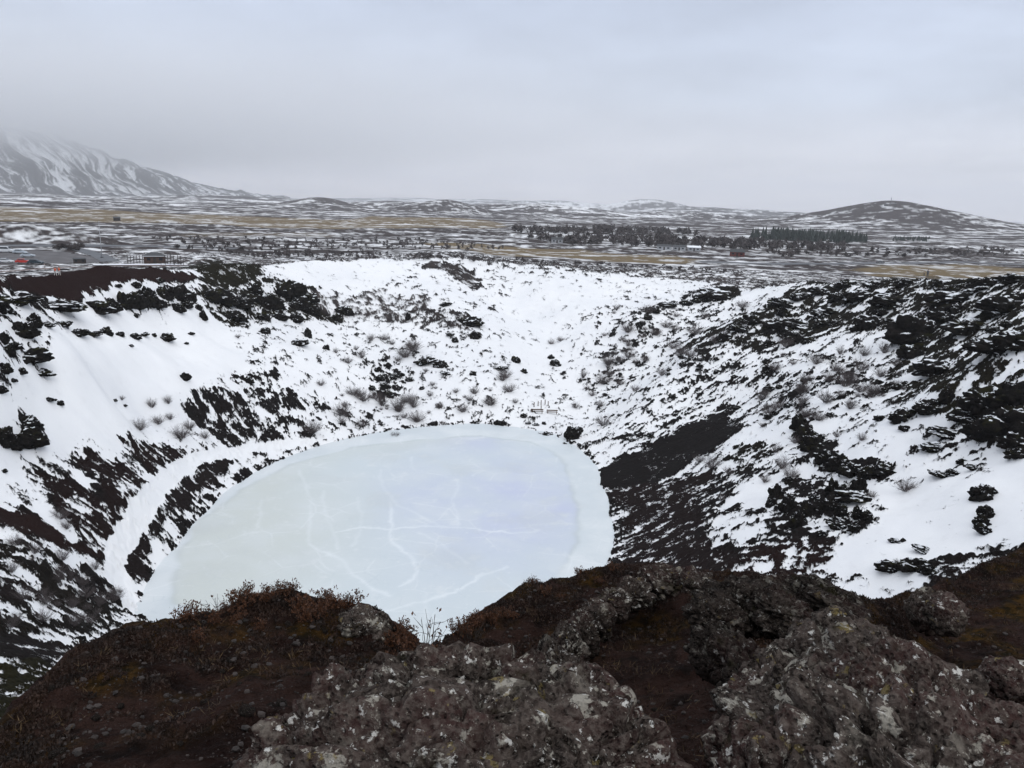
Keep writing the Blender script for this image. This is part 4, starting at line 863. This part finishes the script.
def build_cover():
    r = np.random.default_rng(8); n = 130000
    az = r.uniform(-.72, .72, n); dc = np.interp(az, AZC, DC); d = dc * (1.02 - np.abs(r.normal(0, .16, n))); X = d * np.sin(az); Y = d * np.cos(az)
    pat = fbm2(X / .5, Y / .5, 3, 83) + .25 * fbm2(X / .12, Y / .12, 2, 84)
    k = (pat > .12 - .35 * sstep(.8, 1.0, d / dc)) & (d > 2.5); X, Y = X[k], Y[k]; z = fg_z(X, Y)
    P = np.stack([X, Y, z - .006], -1); v, f = leaf_quads(P + r.normal(0, .006, P.shape), np.tile([0, 0, .9], (len(P), 1)), .030, r)
    tag(mesh_np('heath_cover', v, f, M_HEATH, smooth=False), kind='stuff')
    # tufts of withered grass and straw
    n = 2600; az = r.uniform(-.66, .70, n); dc = np.interp(az, AZC, DC); d = dc * r.uniform(.35, 1.0, n); X = d * np.sin(az); Y = d * np.cos(az); k = fbm2(X / .8, Y / .8, 2, 99) > .12; X, Y = X[k], Y[k]
    P = np.stack([X, Y, fg_z(X, Y)], -1); P = np.repeat(P, 5, 0) + r.normal(0, .02, (len(P) * 5, 3)) * np.array([1, 1, .1]); D = np.stack([r.normal(0, .5, len(P)), r.normal(0, .5, len(P)), np.ones(len(P)) * .8], -1)
    v, f = leaf_quads(P, D, .075, r); v = v.reshape(-1, 4, 3); mid = (v[:, 0] + v[:, 2]) / 2; v[:, 1] = mid + (v[:, 1] - mid) * .14; v[:, 3] = mid + (v[:, 3] - mid) * .14
    tag(mesh_np('dry_grass', v.reshape(-1, 3), f, M_DRY, smooth=False), kind='stuff')
    # loose scoria
    n = 7000; az = r.uniform(-.7, .72, n); dc = np.interp(az, AZC, DC); d = 1.9 + (dc - 1.9) * r.uniform(0, 1, n) ** .8; X = d * np.sin(az); Y = d * np.cos(az); k = fbm2(X / .9, Y / .9, 3, 95) > -.12; X, Y = X[k], Y[k]; z = fg_z(X, Y)
    v0, f0 = ico(1); s = (.006 + .03 * r.random(len(X)) ** 5)[:, None, None]; V = v0[None] * (1 + r.normal(0, .22, (len(X), len(v0), 1))) * s * np.array([1, r.uniform(.7, 1), .65]) + np.stack([X, Y, z + s[:, 0, 0] * .2], -1)[:, None, :]
    Fc = f0[None] + (np.arange(len(X)) * len(v0))[:, None, None]
    tag(mesh_np('gravel', V.reshape(-1, 3), Fc.reshape(-1, 3), M_GRAV, smooth=False), kind='stuff')
    # stones one can pick out
    sm = []
    for i in range(4):
        v, f = lump(3, 200 + i * 3, .3, 1.2); o = mesh_np('stone', v * np.array([1, .8, .6]), f, M_RUST); sm.append(o.data); bpy.data.objects.remove(o)
    m = 0
    for px, py, w_ in [(248, 722, 13), (52, 690, 6), (95, 712, 7), (140, 738, 8), (58, 758, 11), (100, 748, 8), (288, 624, 6), (325, 630, 5), (205, 700, 6), (222, 664, 5), (308, 683, 6), (300, 672, 5), (320, 676, 4), (282, 712, 9), (150, 728, 7), (196, 660, 6), (230, 655, 5), (297, 707, 6), (310, 705, 5), (270, 712, 6), (335, 690, 5), (120, 700, 6), (40, 735, 7), (180, 745, 6), (75, 735, 5), (240, 690, 5), (350, 665, 5), (365, 660, 6), (640, 740, 6), (655, 705, 5), (690, 700, 5), (672, 690, 4)]:
        q = hit([px], [py], True)[0]; sl = math.dist((q[0], q[1], q[2]), (0, 0, H)); z = fg_z(np.array([q[0]]), np.array([q[1]]))[0]; s_ = w_ * sl / F * .55
        o = bpy.data.objects.new('stone', sm[m % 4]); COL.objects.link(o); m += 1; o.location = (q[0], q[1], z + s_ * .15); o.scale = (s_, s_, s_); o.rotation_euler = (r.uniform(-.3, .3), r.uniform(-.3, .3), r.uniform(0, 6.28))
        if m == 1: tag(o, 'largest grey-brown stone lying on the left soil mound', 'stone')
        elif px < 400: tag(o, 'small brown stone lying on the left soil mound', 'stone', 'small stones on the left soil mound')
        else: tag(o, 'small brown stone in the bare soil hollow', 'stone', 'small stones in the soil hollow')
build_cover()

# ------------------------------------------------------------------ the plain: roads, car park, woods, houses
ground_z = gz
M_ASPH = mat_plain('wet_asphalt', (.060, .062, .068), .55, .25, .4)
M_GRPARK = mat_plain('gravel_park', (.085, .078, .080), .8, .35, .25)
M_PATH = mat_plain('gravel_path', (.16, .115, .10), .85, .3, .5)
def strip(name, px, width, m, dz=.1, kind='structure', label=None):
    P = hit(*np.array(px, float).T)[:, :2]; s = np.concatenate([[0], np.cumsum(np.hypot(*np.diff(P, axis=0).T))]); q = np.arange(0, s[-1], 1.5)
    C = np.stack([np.interp(q, s, P[:, 0]), np.interp(q, s, P[:, 1])], -1); T = np.gradient(C, axis=0); T /= np.linalg.norm(T, axis=1)[:, None] + 1e-9; Nn = np.stack([-T[:, 1], T[:, 0]], -1)
    us = np.linspace(-.5, .5, 5); X = C[:, None, :] + Nn[:, None, :] * us[None, :, None] * width; z = crater(X[..., 0].ravel(), X[..., 1].ravel())[0] + dz
    o = mesh_np(name, np.concatenate([X.reshape(-1, 2), z[:, None]], 1), grid_faces(len(C), 5), m); return tag(o, kind=kind)
strip('road', [(-90, 245), (0, 246), (60, 246), (120, 246), (180, 247), (240, 249)], 9, M_ASPH)
strip('road', [(700, 262), (768, 264), (830, 264), (880, 263), (960, 262), (1060, 266), (1120, 270)], 9, M_ASPH)
strip('access_road', [(60, 246), (80, 250), (100, 256), (112, 262)], 6, M_ASPH, .14)
strip('rim_path', [(-60, 281), (0, 274), (30, 271.5), (70, 269), (110, 268), (150, 267.5), (185, 268)], 2.6, M_PATH, .55)
def sheet(name, px, m, dz, cell=1.6):
    P = hit(*np.array(px, float).T)[:, :2]; lo, hi = P.min(0), P.max(0); xs = np.arange(lo[0], hi[0], cell); ys = np.arange(lo[1], hi[1], cell); X, Y = np.meshgrid(xs, ys); sh = X.shape
    ins = poly_sdf(X.ravel(), Y.ravel(), P) + fbm2(X.ravel() / 6, Y.ravel() / 6, 2, 3) * 1.5 < 0; fc = grid_faces(*sh); fc = fc[ins[fc].all(1)]
    u = np.unique(fc); mp = np.full(X.size, -1); mp[u] = np.arange(len(u)); z = crater(X.ravel(), Y.ravel())[0] + dz
    return tag(mesh_np(name, np.stack([X.ravel(), Y.ravel(), z], -1)[u], mp[fc], m), kind='structure')
sheet('car_park', [(-70, 252), (0, 251), (36, 250.5), (66, 252), (98, 257), (112, 262), (80, 264), (44, 264), (0, 266), (-70, 268)], M_GRPARK, .1)

M_CONI = mat_plain('spruce_green', (.024, .032, .028), .9, .35, .3)
M_BIRCH = mat_plain('winter_birch', (.060, .050, .050), .9, .35, .3)
def forest(name, px, n, h0, h1, m, conifer, seed, dens=None):
    r = np.random.default_rng(seed); Pp = np.array(px, float); lo, hi = Pp.min(0), Pp.max(0); pts = []
    while len(pts) < n:
        q = r.uniform(lo, hi, (n, 2)); k = poly_sdf(q[:, 0], q[:, 1], Pp) < 0; q = q[k]
        k = fbm2(q[:, 0] / 9., q[:, 1] / 2.2, 3, seed) > (-.05 if not conifer else -.6); pts += list(map(tuple, q[k]))
    P = hit(*np.array(pts[:n]).T); V, Fc, c = [], [], 0
    for i, p in enumerate(P):
        h = r.uniform(h0, h1); 
        if conifer:
            for t0, t1, rd in ((.08, .5, .24), (.3, .75, .18), (.55, 1.0, .11)):
                a = np.arange(8) * np.pi / 4 + r.uniform(0, 3); q = np.where(np.arange(8) % 2, .62, 1.0) * rd * h * r.uniform(.8, 1.2, 8)
                v = np.concatenate([np.stack([q * np.cos(a), q * np.sin(a), t0 * h + r.normal(0, .02 * h, 8)], -1), [[0, 0, t1 * h]]]) + p
                V.append(v); Fc += [(c + j, c + (j + 1) % 8, c + 8) for j in range(8)]; c += 9
            a = np.arange(3) * 2.09; v = np.concatenate([np.stack([.03 * h * np.cos(a), .03 * h * np.sin(a), a * 0 - .3], -1), [[0, 0, h * .6]]]) + p; V.append(v); Fc += [(c, c + 1, c + 3), (c + 1, c + 2, c + 3), (c + 2, c, c + 3)]; c += 4
        else:
            k = 26; d = r.normal(size=(k, 3)); d /= np.linalg.norm(d, axis=1)[:, None]; s = h * .17
            b = d * np.array([h * .42, h * .42, h * .42]) * r.uniform(.3, 1, (k, 1)) + np.array([0, 0, h * .55])
            for j in range(k):
                e = r.normal(size=(3, 3)) * s; V.append(b[j] + e + p); Fc.append((c, c + 1, c + 2)); c += 3
            a = np.arange(3) * 2.09; v = np.concatenate([np.stack([.03 * h * np.cos(a), .03 * h * np.sin(a), a * 0 - .3], -1), [[0, 0, h * .6]]]) + p; V.append(v); Fc += [(c, c + 1, c + 3), (c + 1, c + 2, c + 3), (c + 2, c, c + 3)]; c += 4
    return tag(mesh_np(name, np.concatenate(V), np.array(Fc), m, smooth=False), kind='stuff')
forest('conifer_wood', [(760, 236), (800, 235), (865, 239), (868, 243), (838, 244), (800, 242), (750, 240)], 300, 4.5, 13, M_CONI, True, 5)
forest('conifer_wood', [(893, 238), (930, 239), (928, 242), (893, 241)], 60, 4, 6, M_CONI, True, 6)
forest('birch_wood', [(525, 238), (600, 236), (690, 239), (780, 243), (850, 246), (845, 252), (780, 251), (700, 249), (640, 247), (560, 245)], 560, 2.2, 5.5, M_BIRCH, False, 9)
forest('birch_wood', [(510, 230), (620, 229), (690, 232), (700, 236), (600, 235), (520, 234)], 260, 4, 7, M_BIRCH, False, 10)
forest('birch_wood', [(760, 252), (1000, 249), (1060, 256), (900, 258), (780, 258)], 160, 2.0, 3.6, M_BIRCH, False, 13)
forest('birch_wood', [(150, 238), (420, 240), (520, 250), (300, 252), (180, 250)], 260, 1.2, 2.4, M_BIRCH, False, 14)
forest('birch_wood', [(210, 250), (420, 256), (700, 270), (760, 276), (600, 266), (400, 260), (240, 258)], 240, 1.0, 2.0, M_BIRCH, False, 16)
forest('birch_wood', [(60, 247), (86, 247), (80, 251), (54, 250)], 60, 1.2, 2.2, M_BIRCH, False, 18)

M_WHITE = mat_plain('white_paint', (.36, .37, .39), .6, .06); M_SNOW = mat_plain('snow_cap', (.80, .82, .85), .6, .04, .8)
M_BROWN = mat_plain('brown_boards', (.055, .028, .020), .75, .3, 2); M_ROOF = mat_plain('dark_roof', (.030, .032, .036), .6, .25, 2)
M_RED = mat_plain('red_paint', (.11, .022, .018), .5, .15); M_GLASS = mat_plain('window_glass', (.018, .022, .028), .12, .2); M_STEEL = mat_plain('galvanised_steel', (.42, .43, .45), .45, .15, 3, .6)
M_WOOD = mat_plain('weathered_wood', (.085, .048, .030), .8, .35, 6); M_DARKW = mat_plain('dark_wood', (.030, .022, .020), .8, .3, 4)
def spot(px, py):
    q = hit([px], [py])[0]; return q[0], q[1], ground_z(q[0], q[1])
def hip(b, w, d, z, h, ov=.35, ridge=.35):
    x, y = w / 2 + ov, d / 2 + ov; r = w * ridge / 2
    b.add([(-x, -y, z), (x, -y, z), (x, y, z), (-x, y, z), (-r, 0, z + h), (r, 0, z + h)], [(0, 3, 2, 1), (0, 1, 5, 4), (1, 2, 5), (2, 3, 4, 5), (3, 0, 4)])
def house(name, px, py, w, d, hw, hr, wall, roof, label, cat, group=None, ridge=.999, snowy=False, rz=0.0):
    x, y, z = spot(px, py); t = empty(name, (x, y, z + .02), -math.atan2(x, y) + rz, label, cat, group)
    b = MB(); b.box((0, 0, hw / 2 - .2), (w, d, hw + .4)); b.build('wall', wall, t)
    b = MB(); hip(b, w, d, hw, hr, .3, ridge); b.build('roof', roof, t)
    for sx in (-.28, .28):
        b = MB(); b.box((w * sx, -d / 2 - .03, hw * .58), (w * .16, .06, hw * .36)); b.build('window', M_GLASS, t)
    b = MB(); b.box((0, -d / 2 - .03, hw * .42), (.9, .06, hw * .82)); b.build('door', M_DARKW, t)
    if snowy:
        b = MB(); b.box((0, -d / 2 - .42, hw + .02), (w + .6, .14, .12)); b.build('snow_on_eave', M_SNOW, t)
    return t
house('ticket_hut', 155, 263, 6.4, 4.6, 2.3, 1.2, M_BROWN, M_ROOF, 'low brown hut with a dark hipped roof beside the left rim', 'hut', None, .3, True)
house('shed', 80, 263.5, 3.6, 2.4, 1.5, .35, M_DARKW, M_ROOF, 'small dark box-like shed at the edge of the car park', 'shed')
house('house', 664, 250, 9, 5, 2.4, 1.2, M_WHITE, M_ROOF, 'white house at the left end of the white row on the plain', 'house', 'white houses on the plain')
house('house', 679, 250.5, 8, 5, 2.4, 1.1, M_WHITE, M_ROOF, 'middle white house of the row of three on the plain', 'house', 'white houses on the plain')
house('house', 694, 251, 8, 5, 2.2, 1.1, M_WHITE, M_SNOW, 'white house with a snowy roof at the right end of the row', 'house', 'white houses on the plain')
house('house', 737, 256, 8, 5, 2.2, 1.6, M_RED, M_ROOF, 'small red house standing alone on the snowy plain', 'house')
house('house', 557, 243, 8, 5, 2.5, 1.5, M_WHITE, M_ROOF, 'small pale house in the birch scrub left of the white row', 'house')
house('shed', 117, 221, 6, 5, 2.8, 1.4, M_DARKW, M_ROOF, 'lone dark barn in the straw field on the left', 'shed')
house('hut', 886, 206, 10, 6, 3.5, 1.2, M_ROOF, M_ROOF, 'tiny grey station hut on top of the right hill', 'hut')
def mast(px, py, h, label):
    x, y, z = spot(px, py); t = empty('radio_mast', (x, y, z), 0, label, 'mast', None)
    b = MB()
    for k in range(3):
        a = k * 2.094; b.tube([(1.6 * math.cos(a), 1.6 * math.sin(a), -1), (.25 * math.cos(a), .25 * math.sin(a), h)], [.28, .16], 5)
    for q in np.linspace(.1, .95, 9):
        rr = 1.6 + (.25 - 1.6) * q
        for k in range(3): b.tube([(rr * math.cos(k * 2.094), rr * math.sin(k * 2.094), q * h), (rr * .93 * math.cos((k + 1) * 2.094), rr * .93 * math.sin((k + 1) * 2.094), q * h + h * .06)], .1, 4)
    b.build('lattice', M_ROOF, t); b = MB(); b.tube([(0, 0, h * .98), (0, 0, h * 1.2)], [.16, .08], 6); b.build('antenna', M_STEEL, t)
    b = MB(); b.lathe((.9, 0, h * .55), [(.1, -.3), (1.0, 0), (1.05, .1), (.1, .0)], 12, 'x'); b.build('dish', M_WHITE, t)
mast(890.5, 205.5, 21, 'tall thin radio mast on top of the right hill'); mast(895, 205.5, 10, 'shorter radio mast right of the tall one on the hill')
def flagpole(px, py, h, label):
    x, y, z = spot(px, py); t = empty('flagpole', (x, y, z), 0, label, 'flagpole')
    b = MB(); b.tube([(0, 0, 0), (0, 0, h * .5), (0, 0, h)], [.13, .11, .07], 10); b.build('pole', M_WHITE, t, True)
    b = MB(); b.lathe((0, 0, h), [(.02, -.02), (.13, .06), (.16, .16), (.12, .26), (.02, .32)], 10); b.build('finial', M_STEEL, t, True)
    b = MB(); b.box((0, 0, .1), (.7, .7, .5)); b.build('footing', M_ROOF, t)
flagpole(102, 258, 12.5, 'tall thin white flagpole rising from the car park')
def posts(lst, h, group, label, m=None):
    src = None
    for px, py in lst:
        x, y, z = spot(px, py)
        if src is None:
            b = MB(); b.tube([(0, 0, -.3), (0, 0, h)], [.11, .10], 7); b.lathe((0, 0, h), [(.10, 0), (.12, .02), (.05, .09)], 7); o = b.build('post', m or M_DARKW); src = o
        else: o = src.copy(); COL.objects.link(o)
        o.location = (x, y, z); tag(o, label, 'post', group)
posts([(128, 264), (131, 264), (134, 264), (137, 263.5), (140, 263.5), (143, 263)], 2.6, 'posts left of the brown hut', 'thin dark fence post in the row left of the brown hut')
posts([(165, 264), (168, 264.5), (171, 264), (174, 265), (178, 264.5), (181, 265)], 2.8, 'posts right of the brown hut', 'dark post in the group right of the brown hut')
posts([(534, 408), (538, 407), (541, 406), (545, 405), (541, 411), (548, 407)], 1.1, 'small posts by the benches at the lake', 'small wooden post above the benches at the lake', M_WOOD)
def deck(px, py, w, label):
    x, y, z = spot(px, py); t = empty('viewing_deck', (x, y, z + .1), -math.atan2(x, y), label, 'deck')
    b = MB(); b.box((0, 0, .35), (w, 3.4, .22)); b.build('platform', M_DARKW, t)
    b = MB(); b.box((0, .1, .52), (w - .3, 3.1, .12)); b.build('snow_layer', M_SNOW, t)
    for k in range(6):
        b = MB(); b.box((-w / 2 + .6 + k * (w - 1.2) / 5, -1.5, .05), (.25, .25, .4)); b.build('leg', M_DARKW, t)
    b = MB()
    for k in range(6): b.tube([(w / 2 - 7 + k * 1.3, -1.6, .4), (w / 2 - 7 + k * 1.3, -1.6, 1.5)], .06, 6)
    b.tube([(w / 2 - 7, -1.6, 1.48), (w / 2 - .5, -1.6, 1.48)], .06, 6); b.tube([(w / 2 - 7, -1.6, 1.0), (w / 2 - .5, -1.6, 1.0)], .05, 6); b.build('railing', M_DARKW, t)
deck(140, 266.5, 26, 'long snow-covered wooden deck with dark edge in front of the brown hut')
def bench(px, py, w, label, grp):
    x, y, z = spot(px, py); t = empty('bench', (x, y, z + .05), -math.atan2(x, y) + .05, label, 'bench', grp)
    b = MB(); b.box((0, 0, .46), (w, .42, .09)); b.build('seat', M_WOOD, t); b = MB(); b.box((0, .22, .78), (w, .06, .26)); b.build('backrest', M_WOOD, t)
    for s in (-.4, .4):
        b = MB(); b.box((w * s, 0, .2), (.14, .36, .44)); b.build('leg', M_WOOD, t); b = MB(); b.box((w * s, .25, .62), (.1, .06, .6)); b.build('support', M_WOOD, t)
bench(537, 414, 2.9, 'left brown wooden bench in the snow beyond the lake', 'benches beyond the lake'); bench(552, 415, 2.6, 'right brown wooden bench in the snow beyond the lake', 'benches beyond the lake')

# ------------------------------------------------------------------ cars
M_TYRE = mat_plain('tyre_rubber', (.015, .015, .016), .85, .2); M_LAMP = mat_plain('lamp_glass', (.6, .6, .6), .2, .1); M_TAIL = mat_plain('tail_lamp', (.3, .012, .01), .3, .1)
def car(px, py, rz, paint, label, kind='car'):
    x, y, z = spot(px, py); t = empty('parked_' + kind, (x, y, z + .14), rz, label, kind, None)
    L, W = (4.4, 1.8) if kind == 'car' else (5.6, 2.0)
    if kind == 'car':
        body = [(-2.2, .35), (-2.2, .75), (-2.05, .95), (-1.3, 1.0), (1.0, .98), (2.0, .82), (2.2, .6), (2.2, .35)]; cab = [(-1.75, .98), (-1.35, 1.45), (.1, 1.5), (1.0, .97)]
    else:
        body = [(-2.8, .4), (-2.8, 1.2), (-2.7, 1.3), (1.9, 1.3), (2.6, 1.1), (2.8, .8), (2.8, .4)]; cab = [(-2.7, 1.29), (-2.55, 2.2), (1.2, 2.25), (1.95, 1.29)]
    def prism(prof, w0, w1, zr):
        b = MB(); n = len(prof); V = []
        for s in (-1, 1):
            for (a, h) in prof: V.append((a, s * (w0 + (w1 - w0) * max(0, (h - zr[0]) / (zr[1] - zr[0]))) / 2, h))
        b.add(V, [tuple(range(n))[::-1], tuple(n + k for k in range(n))] + [(k, (k + 1) % n, n + (k + 1) % n, n + k) for k in range(n)]); return b
    zt = max(h for _, h in cab); zb = min(h for _, h in cab)
    prism(body, W, W * .96, (0, 2)).build('body', paint, t, False, .05); prism(cab, W * .92, W * .74, (zb, zt)).build('cabin', paint, t, False, .05)
    for s in (-1, 1):
        b = MB(); q = [(p[0] * .88, p[1]) for p in cab]; q = [(a, zb + .08 + (h - zb) * .74) for a, h in q]
        V = [(a, s * (W * .46 + (W * .37 - W * .46) * (h - zb) / (zt - zb) + .012), h) for a, h in q] + [(a, s * (W * .46 + (W * .37 - W * .46) * (h - zb) / (zt - zb) - .02), h) for a, h in q]; n = len(q)
        b.add(V, [tuple(range(n)), tuple(n + k for k in range(n))[::-1]] + [(k, (k + 1) % n, n + (k + 1) % n, n + k) for k in range(n)]); b.build('side_window', M_GLASS, t)
    for (a0, h0), (a1, h1), nm in ((cab[-1], cab[-2], 'windscreen'), (cab[0], cab[1], 'rear_window')):
        b = MB(); sg = 1 if nm == 'windscreen' else -1; V = []
        for f_, o_ in ((.12, .03), (.9, .03), (.9, -.02), (.12, -.02)):
            a = a0 + (a1 - a0) * f_ + sg * o_; h = h0 + (h1 - h0) * f_ + o_; ww = (W * .92 + (W * .74 - W * .92) * f_) * .44
            V += [(a, -ww, h), (a, ww, h)]
        b.add(V, [(0, 1, 3, 2), (2, 3, 5, 4), (4, 5, 7, 6), (6, 7, 1, 0), (0, 2, 4, 6), (1, 7, 5, 3)]); b.build(nm, M_GLASS, t)
    for sx in (-.30, .31):
        for sy in (-1, 1):
            b = MB(); cc = (0, sy * (W / 2 - .1), 0)
            b = MB(); prof = [(.2, -.11), (.31, -.11), (.34, -.06), (.34, .06), (.31, .11), (.2, .11)]; V = []; Fc = []; S = 18
            for r_, o_ in prof:
                for k in range(S): V.append((L * sx + r_ * math.cos(2 * math.pi * k / S), sy * (W / 2 - .1) + o_, .34 + r_ * math.sin(2 * math.pi * k / S)))
            for i in range(len(prof)):
                for k in range(S): Fc.append((i * S + k, i * S + (k + 1) % S, ((i + 1) % len(prof)) * S + (k + 1) % S, ((i + 1) % len(prof)) * S + k))
            b.add(V, Fc); wh = b.build('wheel', M_TYRE, t, True)
            b = MB(); V = []; 
            for o_ in (-.07, .07):
                for k in range(S): V.append((L * sx + .205 * math.cos(2 * math.pi * k / S), sy * (W / 2 - .1) + o_, .34 + .205 * math.sin(2 * math.pi * k / S)))
            b.add(V, [tuple(range(S)), tuple(S + k for k in range(S))[::-1]] + [(k, (k + 1) % S, S + (k + 1) % S, S + k) for k in range(S)]); b.build('rim', M_STEEL, wh)
    for s in (-1, 1):
        b = MB(); b.box((L / 2 - .06, s * W * .36, .68), (.16, .34, .16)); b.build('headlight', M_LAMP, t, False, .02)
        b = MB(); b.box((-L / 2 + .03, s * W * .38, .78), (.1, .26, .2)); b.build('tail_light', M_TAIL, t, False, .02)
C_SIL = mat_plain('pale_blue_car_paint', (.42, .47, .52), .3, .05); C_WHI = mat_plain('white_car_paint', (.62, .64, .66), .3, .05); C_RED = mat_plain('red_car_paint', (.50, .03, .02), .3, .05); C_TEAL = mat_plain('dark_teal_car_paint', (.012, .028, .040), .3, .05); C_GRY = mat_plain('grey_car_paint', (.12, .13, .14), .3, .05)
car(5, 253, .2, C_WHI, 'long white van with dark windows at the left of the car park', 'van')
car(20, 254, .25, C_SIL, 'pale blue car right of the white van in the car park'); car(28, 257.5, .3, C_SIL, 'pale silver car in the middle row of the car park')
car(24, 264, .1, C_RED, 'bright red car nearest the left rim in the car park'); car(36, 264.5, .1, C_TEAL, 'dark teal car right of the red one in the car park'); car(6, 263.5, .15, C_WHI, 'white car left of the red one in the car park')
car(880, 263.5, .1, C_GRY, 'dark grey car driving on the road across the right plain')

# ------------------------------------------------------------------ people
M_SKIN = mat_plain('skin', (.38, .23, .17), .6, .1); M_HAIR = mat_plain('dark_hair', (.03, .02, .015), .7, .3)
def skinned(name, pts, edges, m, parent, lvl=2, root=0):
    me = bpy.data.meshes.new(name); me.from_pydata([p[:3] for p in pts], edges, []); o = bpy.data.objects.new(name, me); COL.objects.link(o)
    sk = o.modifiers.new('skin', 'SKIN'); sk.use_smooth_shade = True; sb = o.modifiers.new('sub', 'SUBSURF'); sb.levels = lvl; sb.render_levels = lvl
    for i, p in enumerate(pts):
        v = me.skin_vertices[0].data[i]; v.radius = (p[3], p[3] if len(p) < 5 else p[4]); v.use_root = (i == root)
    dg = bpy.context.evaluated_depsgraph_get(); dg.update(); nm = bpy.data.meshes.new_from_object(o.evaluated_get(dg)); bpy.data.objects.remove(o)
    nm.name = name; nm.materials.clear(); nm.materials.append(m); o = bpy.data.objects.new(name, nm); COL.objects.link(o)
    if parent: o.parent = parent
    return o
def person(px, py, rz, jacket, trousers, label, stride=.18, arm=.12, s=1.0, hood=False):
    x, y, z = spot(px, py)
    if px > 500:                                   # on the very edge of the crest
        d = math.hypot(x, y); dd = np.linspace(d - 12, d + 12, 60); best = max(dd, key=lambda q: (gz(x / d * q, y / d * q) - H) / q); x, y = x / d * best, y / d * best; z = gz(x, y) + .15
    z += .03
    S = stride
    body = [(0, 0, .95, .13, .10), (0, 0, 1.15, .12, .09), (0, 0, 1.36, .15, .10), (0, 0, 1.50, .055, .055), (0, .01, 1.60, .075, .085), (0, .015, 1.70, .075, .09), (0, .01, 1.76, .04, .05),
            (-.19, 0, 1.40, .055), (-.24, -arm, 1.14, .042), (-.22, -arm + .1, .90, .034), (-.21, -arm + .13, .80, .028), (.19, 0, 1.40, .055), (.24, arm, 1.14, .042), (.22, arm + .1, .90, .034), (.21, arm + .13, .80, .028),
            (-.10, 0, .88, .085), (-.10, S * .6, .48, .058), (-.10, S * .8, .10, .042), (-.10, S * .8 + .14, .04, .036), (.10, 0, .88, .085), (.10, -S * .3, .48, .058), (.10, -S, .10, .042), (.10, -S + .14, .04, .036)]
    E_ = [(0, 1), (1, 2), (2, 3), (3, 4), (4, 5), (5, 6), (2, 7), (7, 8), (8, 9), (9, 10), (2, 11), (11, 12), (12, 13), (13, 14), (0, 15), (15, 16), (16, 17), (17, 18), (0, 19), (19, 20), (20, 21), (21, 22)]
    o = skinned('person', body, E_, M_SKIN, None); o.location = (x, y, z); o.rotation_euler = (0, 0, rz); o.scale = (s, s, s); tag(o, label, 'person')
    g = 1.22
    J = [body[0], body[1], body[2], body[3], body[7], body[8], body[9], body[11], body[12], body[13]]; J = [tuple(p[:3]) + tuple(q * g for q in p[3:]) for p in J]; J[0] = (0, 0, .86, .185, .15)
    skinned('jacket', J, [(0, 1), (1, 2), (2, 3), (2, 4), (4, 5), (5, 6), (2, 7), (7, 8), (8, 9)], jacket, o)
    T = [body[0], body[15], body[16], body[17], body[19], body[20], body[21]]; T = [tuple(p[:3]) + tuple(q * g for q in p[3:]) for p in T]
    skinned('trousers', T, [(0, 1), (1, 2), (2, 3), (0, 4), (4, 5), (5, 6)], trousers, o)
    skinned('hood' if hood else 'hair', [(0, -.02, 1.56, .07, .07), (0, -.015, 1.66, .088, .095), (0, 0, 1.76, .07, .08)], [(0, 1), (1, 2)], jacket if hood else M_HAIR, o)
    return o
K_OR = mat_plain('orange_jacket', (.50, .075, .025), .6, .1); K_PALE = mat_plain('pale_trousers', (.50, .48, .46), .7, .1); K_DK = mat_plain('black_clothes', (.012, .013, .016), .7, .2); K_BLUE = mat_plain('grey_blue_jacket', (.05, .065, .09), .7, .1); K_WH = mat_plain('pale_jacket', (.50, .50, .52), .7, .08); K_GR = mat_plain('grey_trousers', (.06, .06, .065), .7, .1)
person(55.5, 274, 1.2, K_OR, K_PALE, 'walker in an orange jacket and pale trousers on the left rim, left of the pair'); person(59.5, 274, 1.35, K_OR, K_PALE, 'second walker of the orange-jacketed pair on the left rim, right and behind', .12)
person(45, 270, -1.5, K_WH, K_PALE, 'walker in a pale hooded jacket on the left rim path', .15, .1, 1.0, True)
person(923.5, 278.5, .4, K_DK, K_DK, 'person all in black standing on the crest of the right wall', .06, .05, 1.1); person(927, 279, .2, K_BLUE, K_GR, 'person in grey-blue beside the black-clad one on the right crest', .06, .06, 1.05, True)
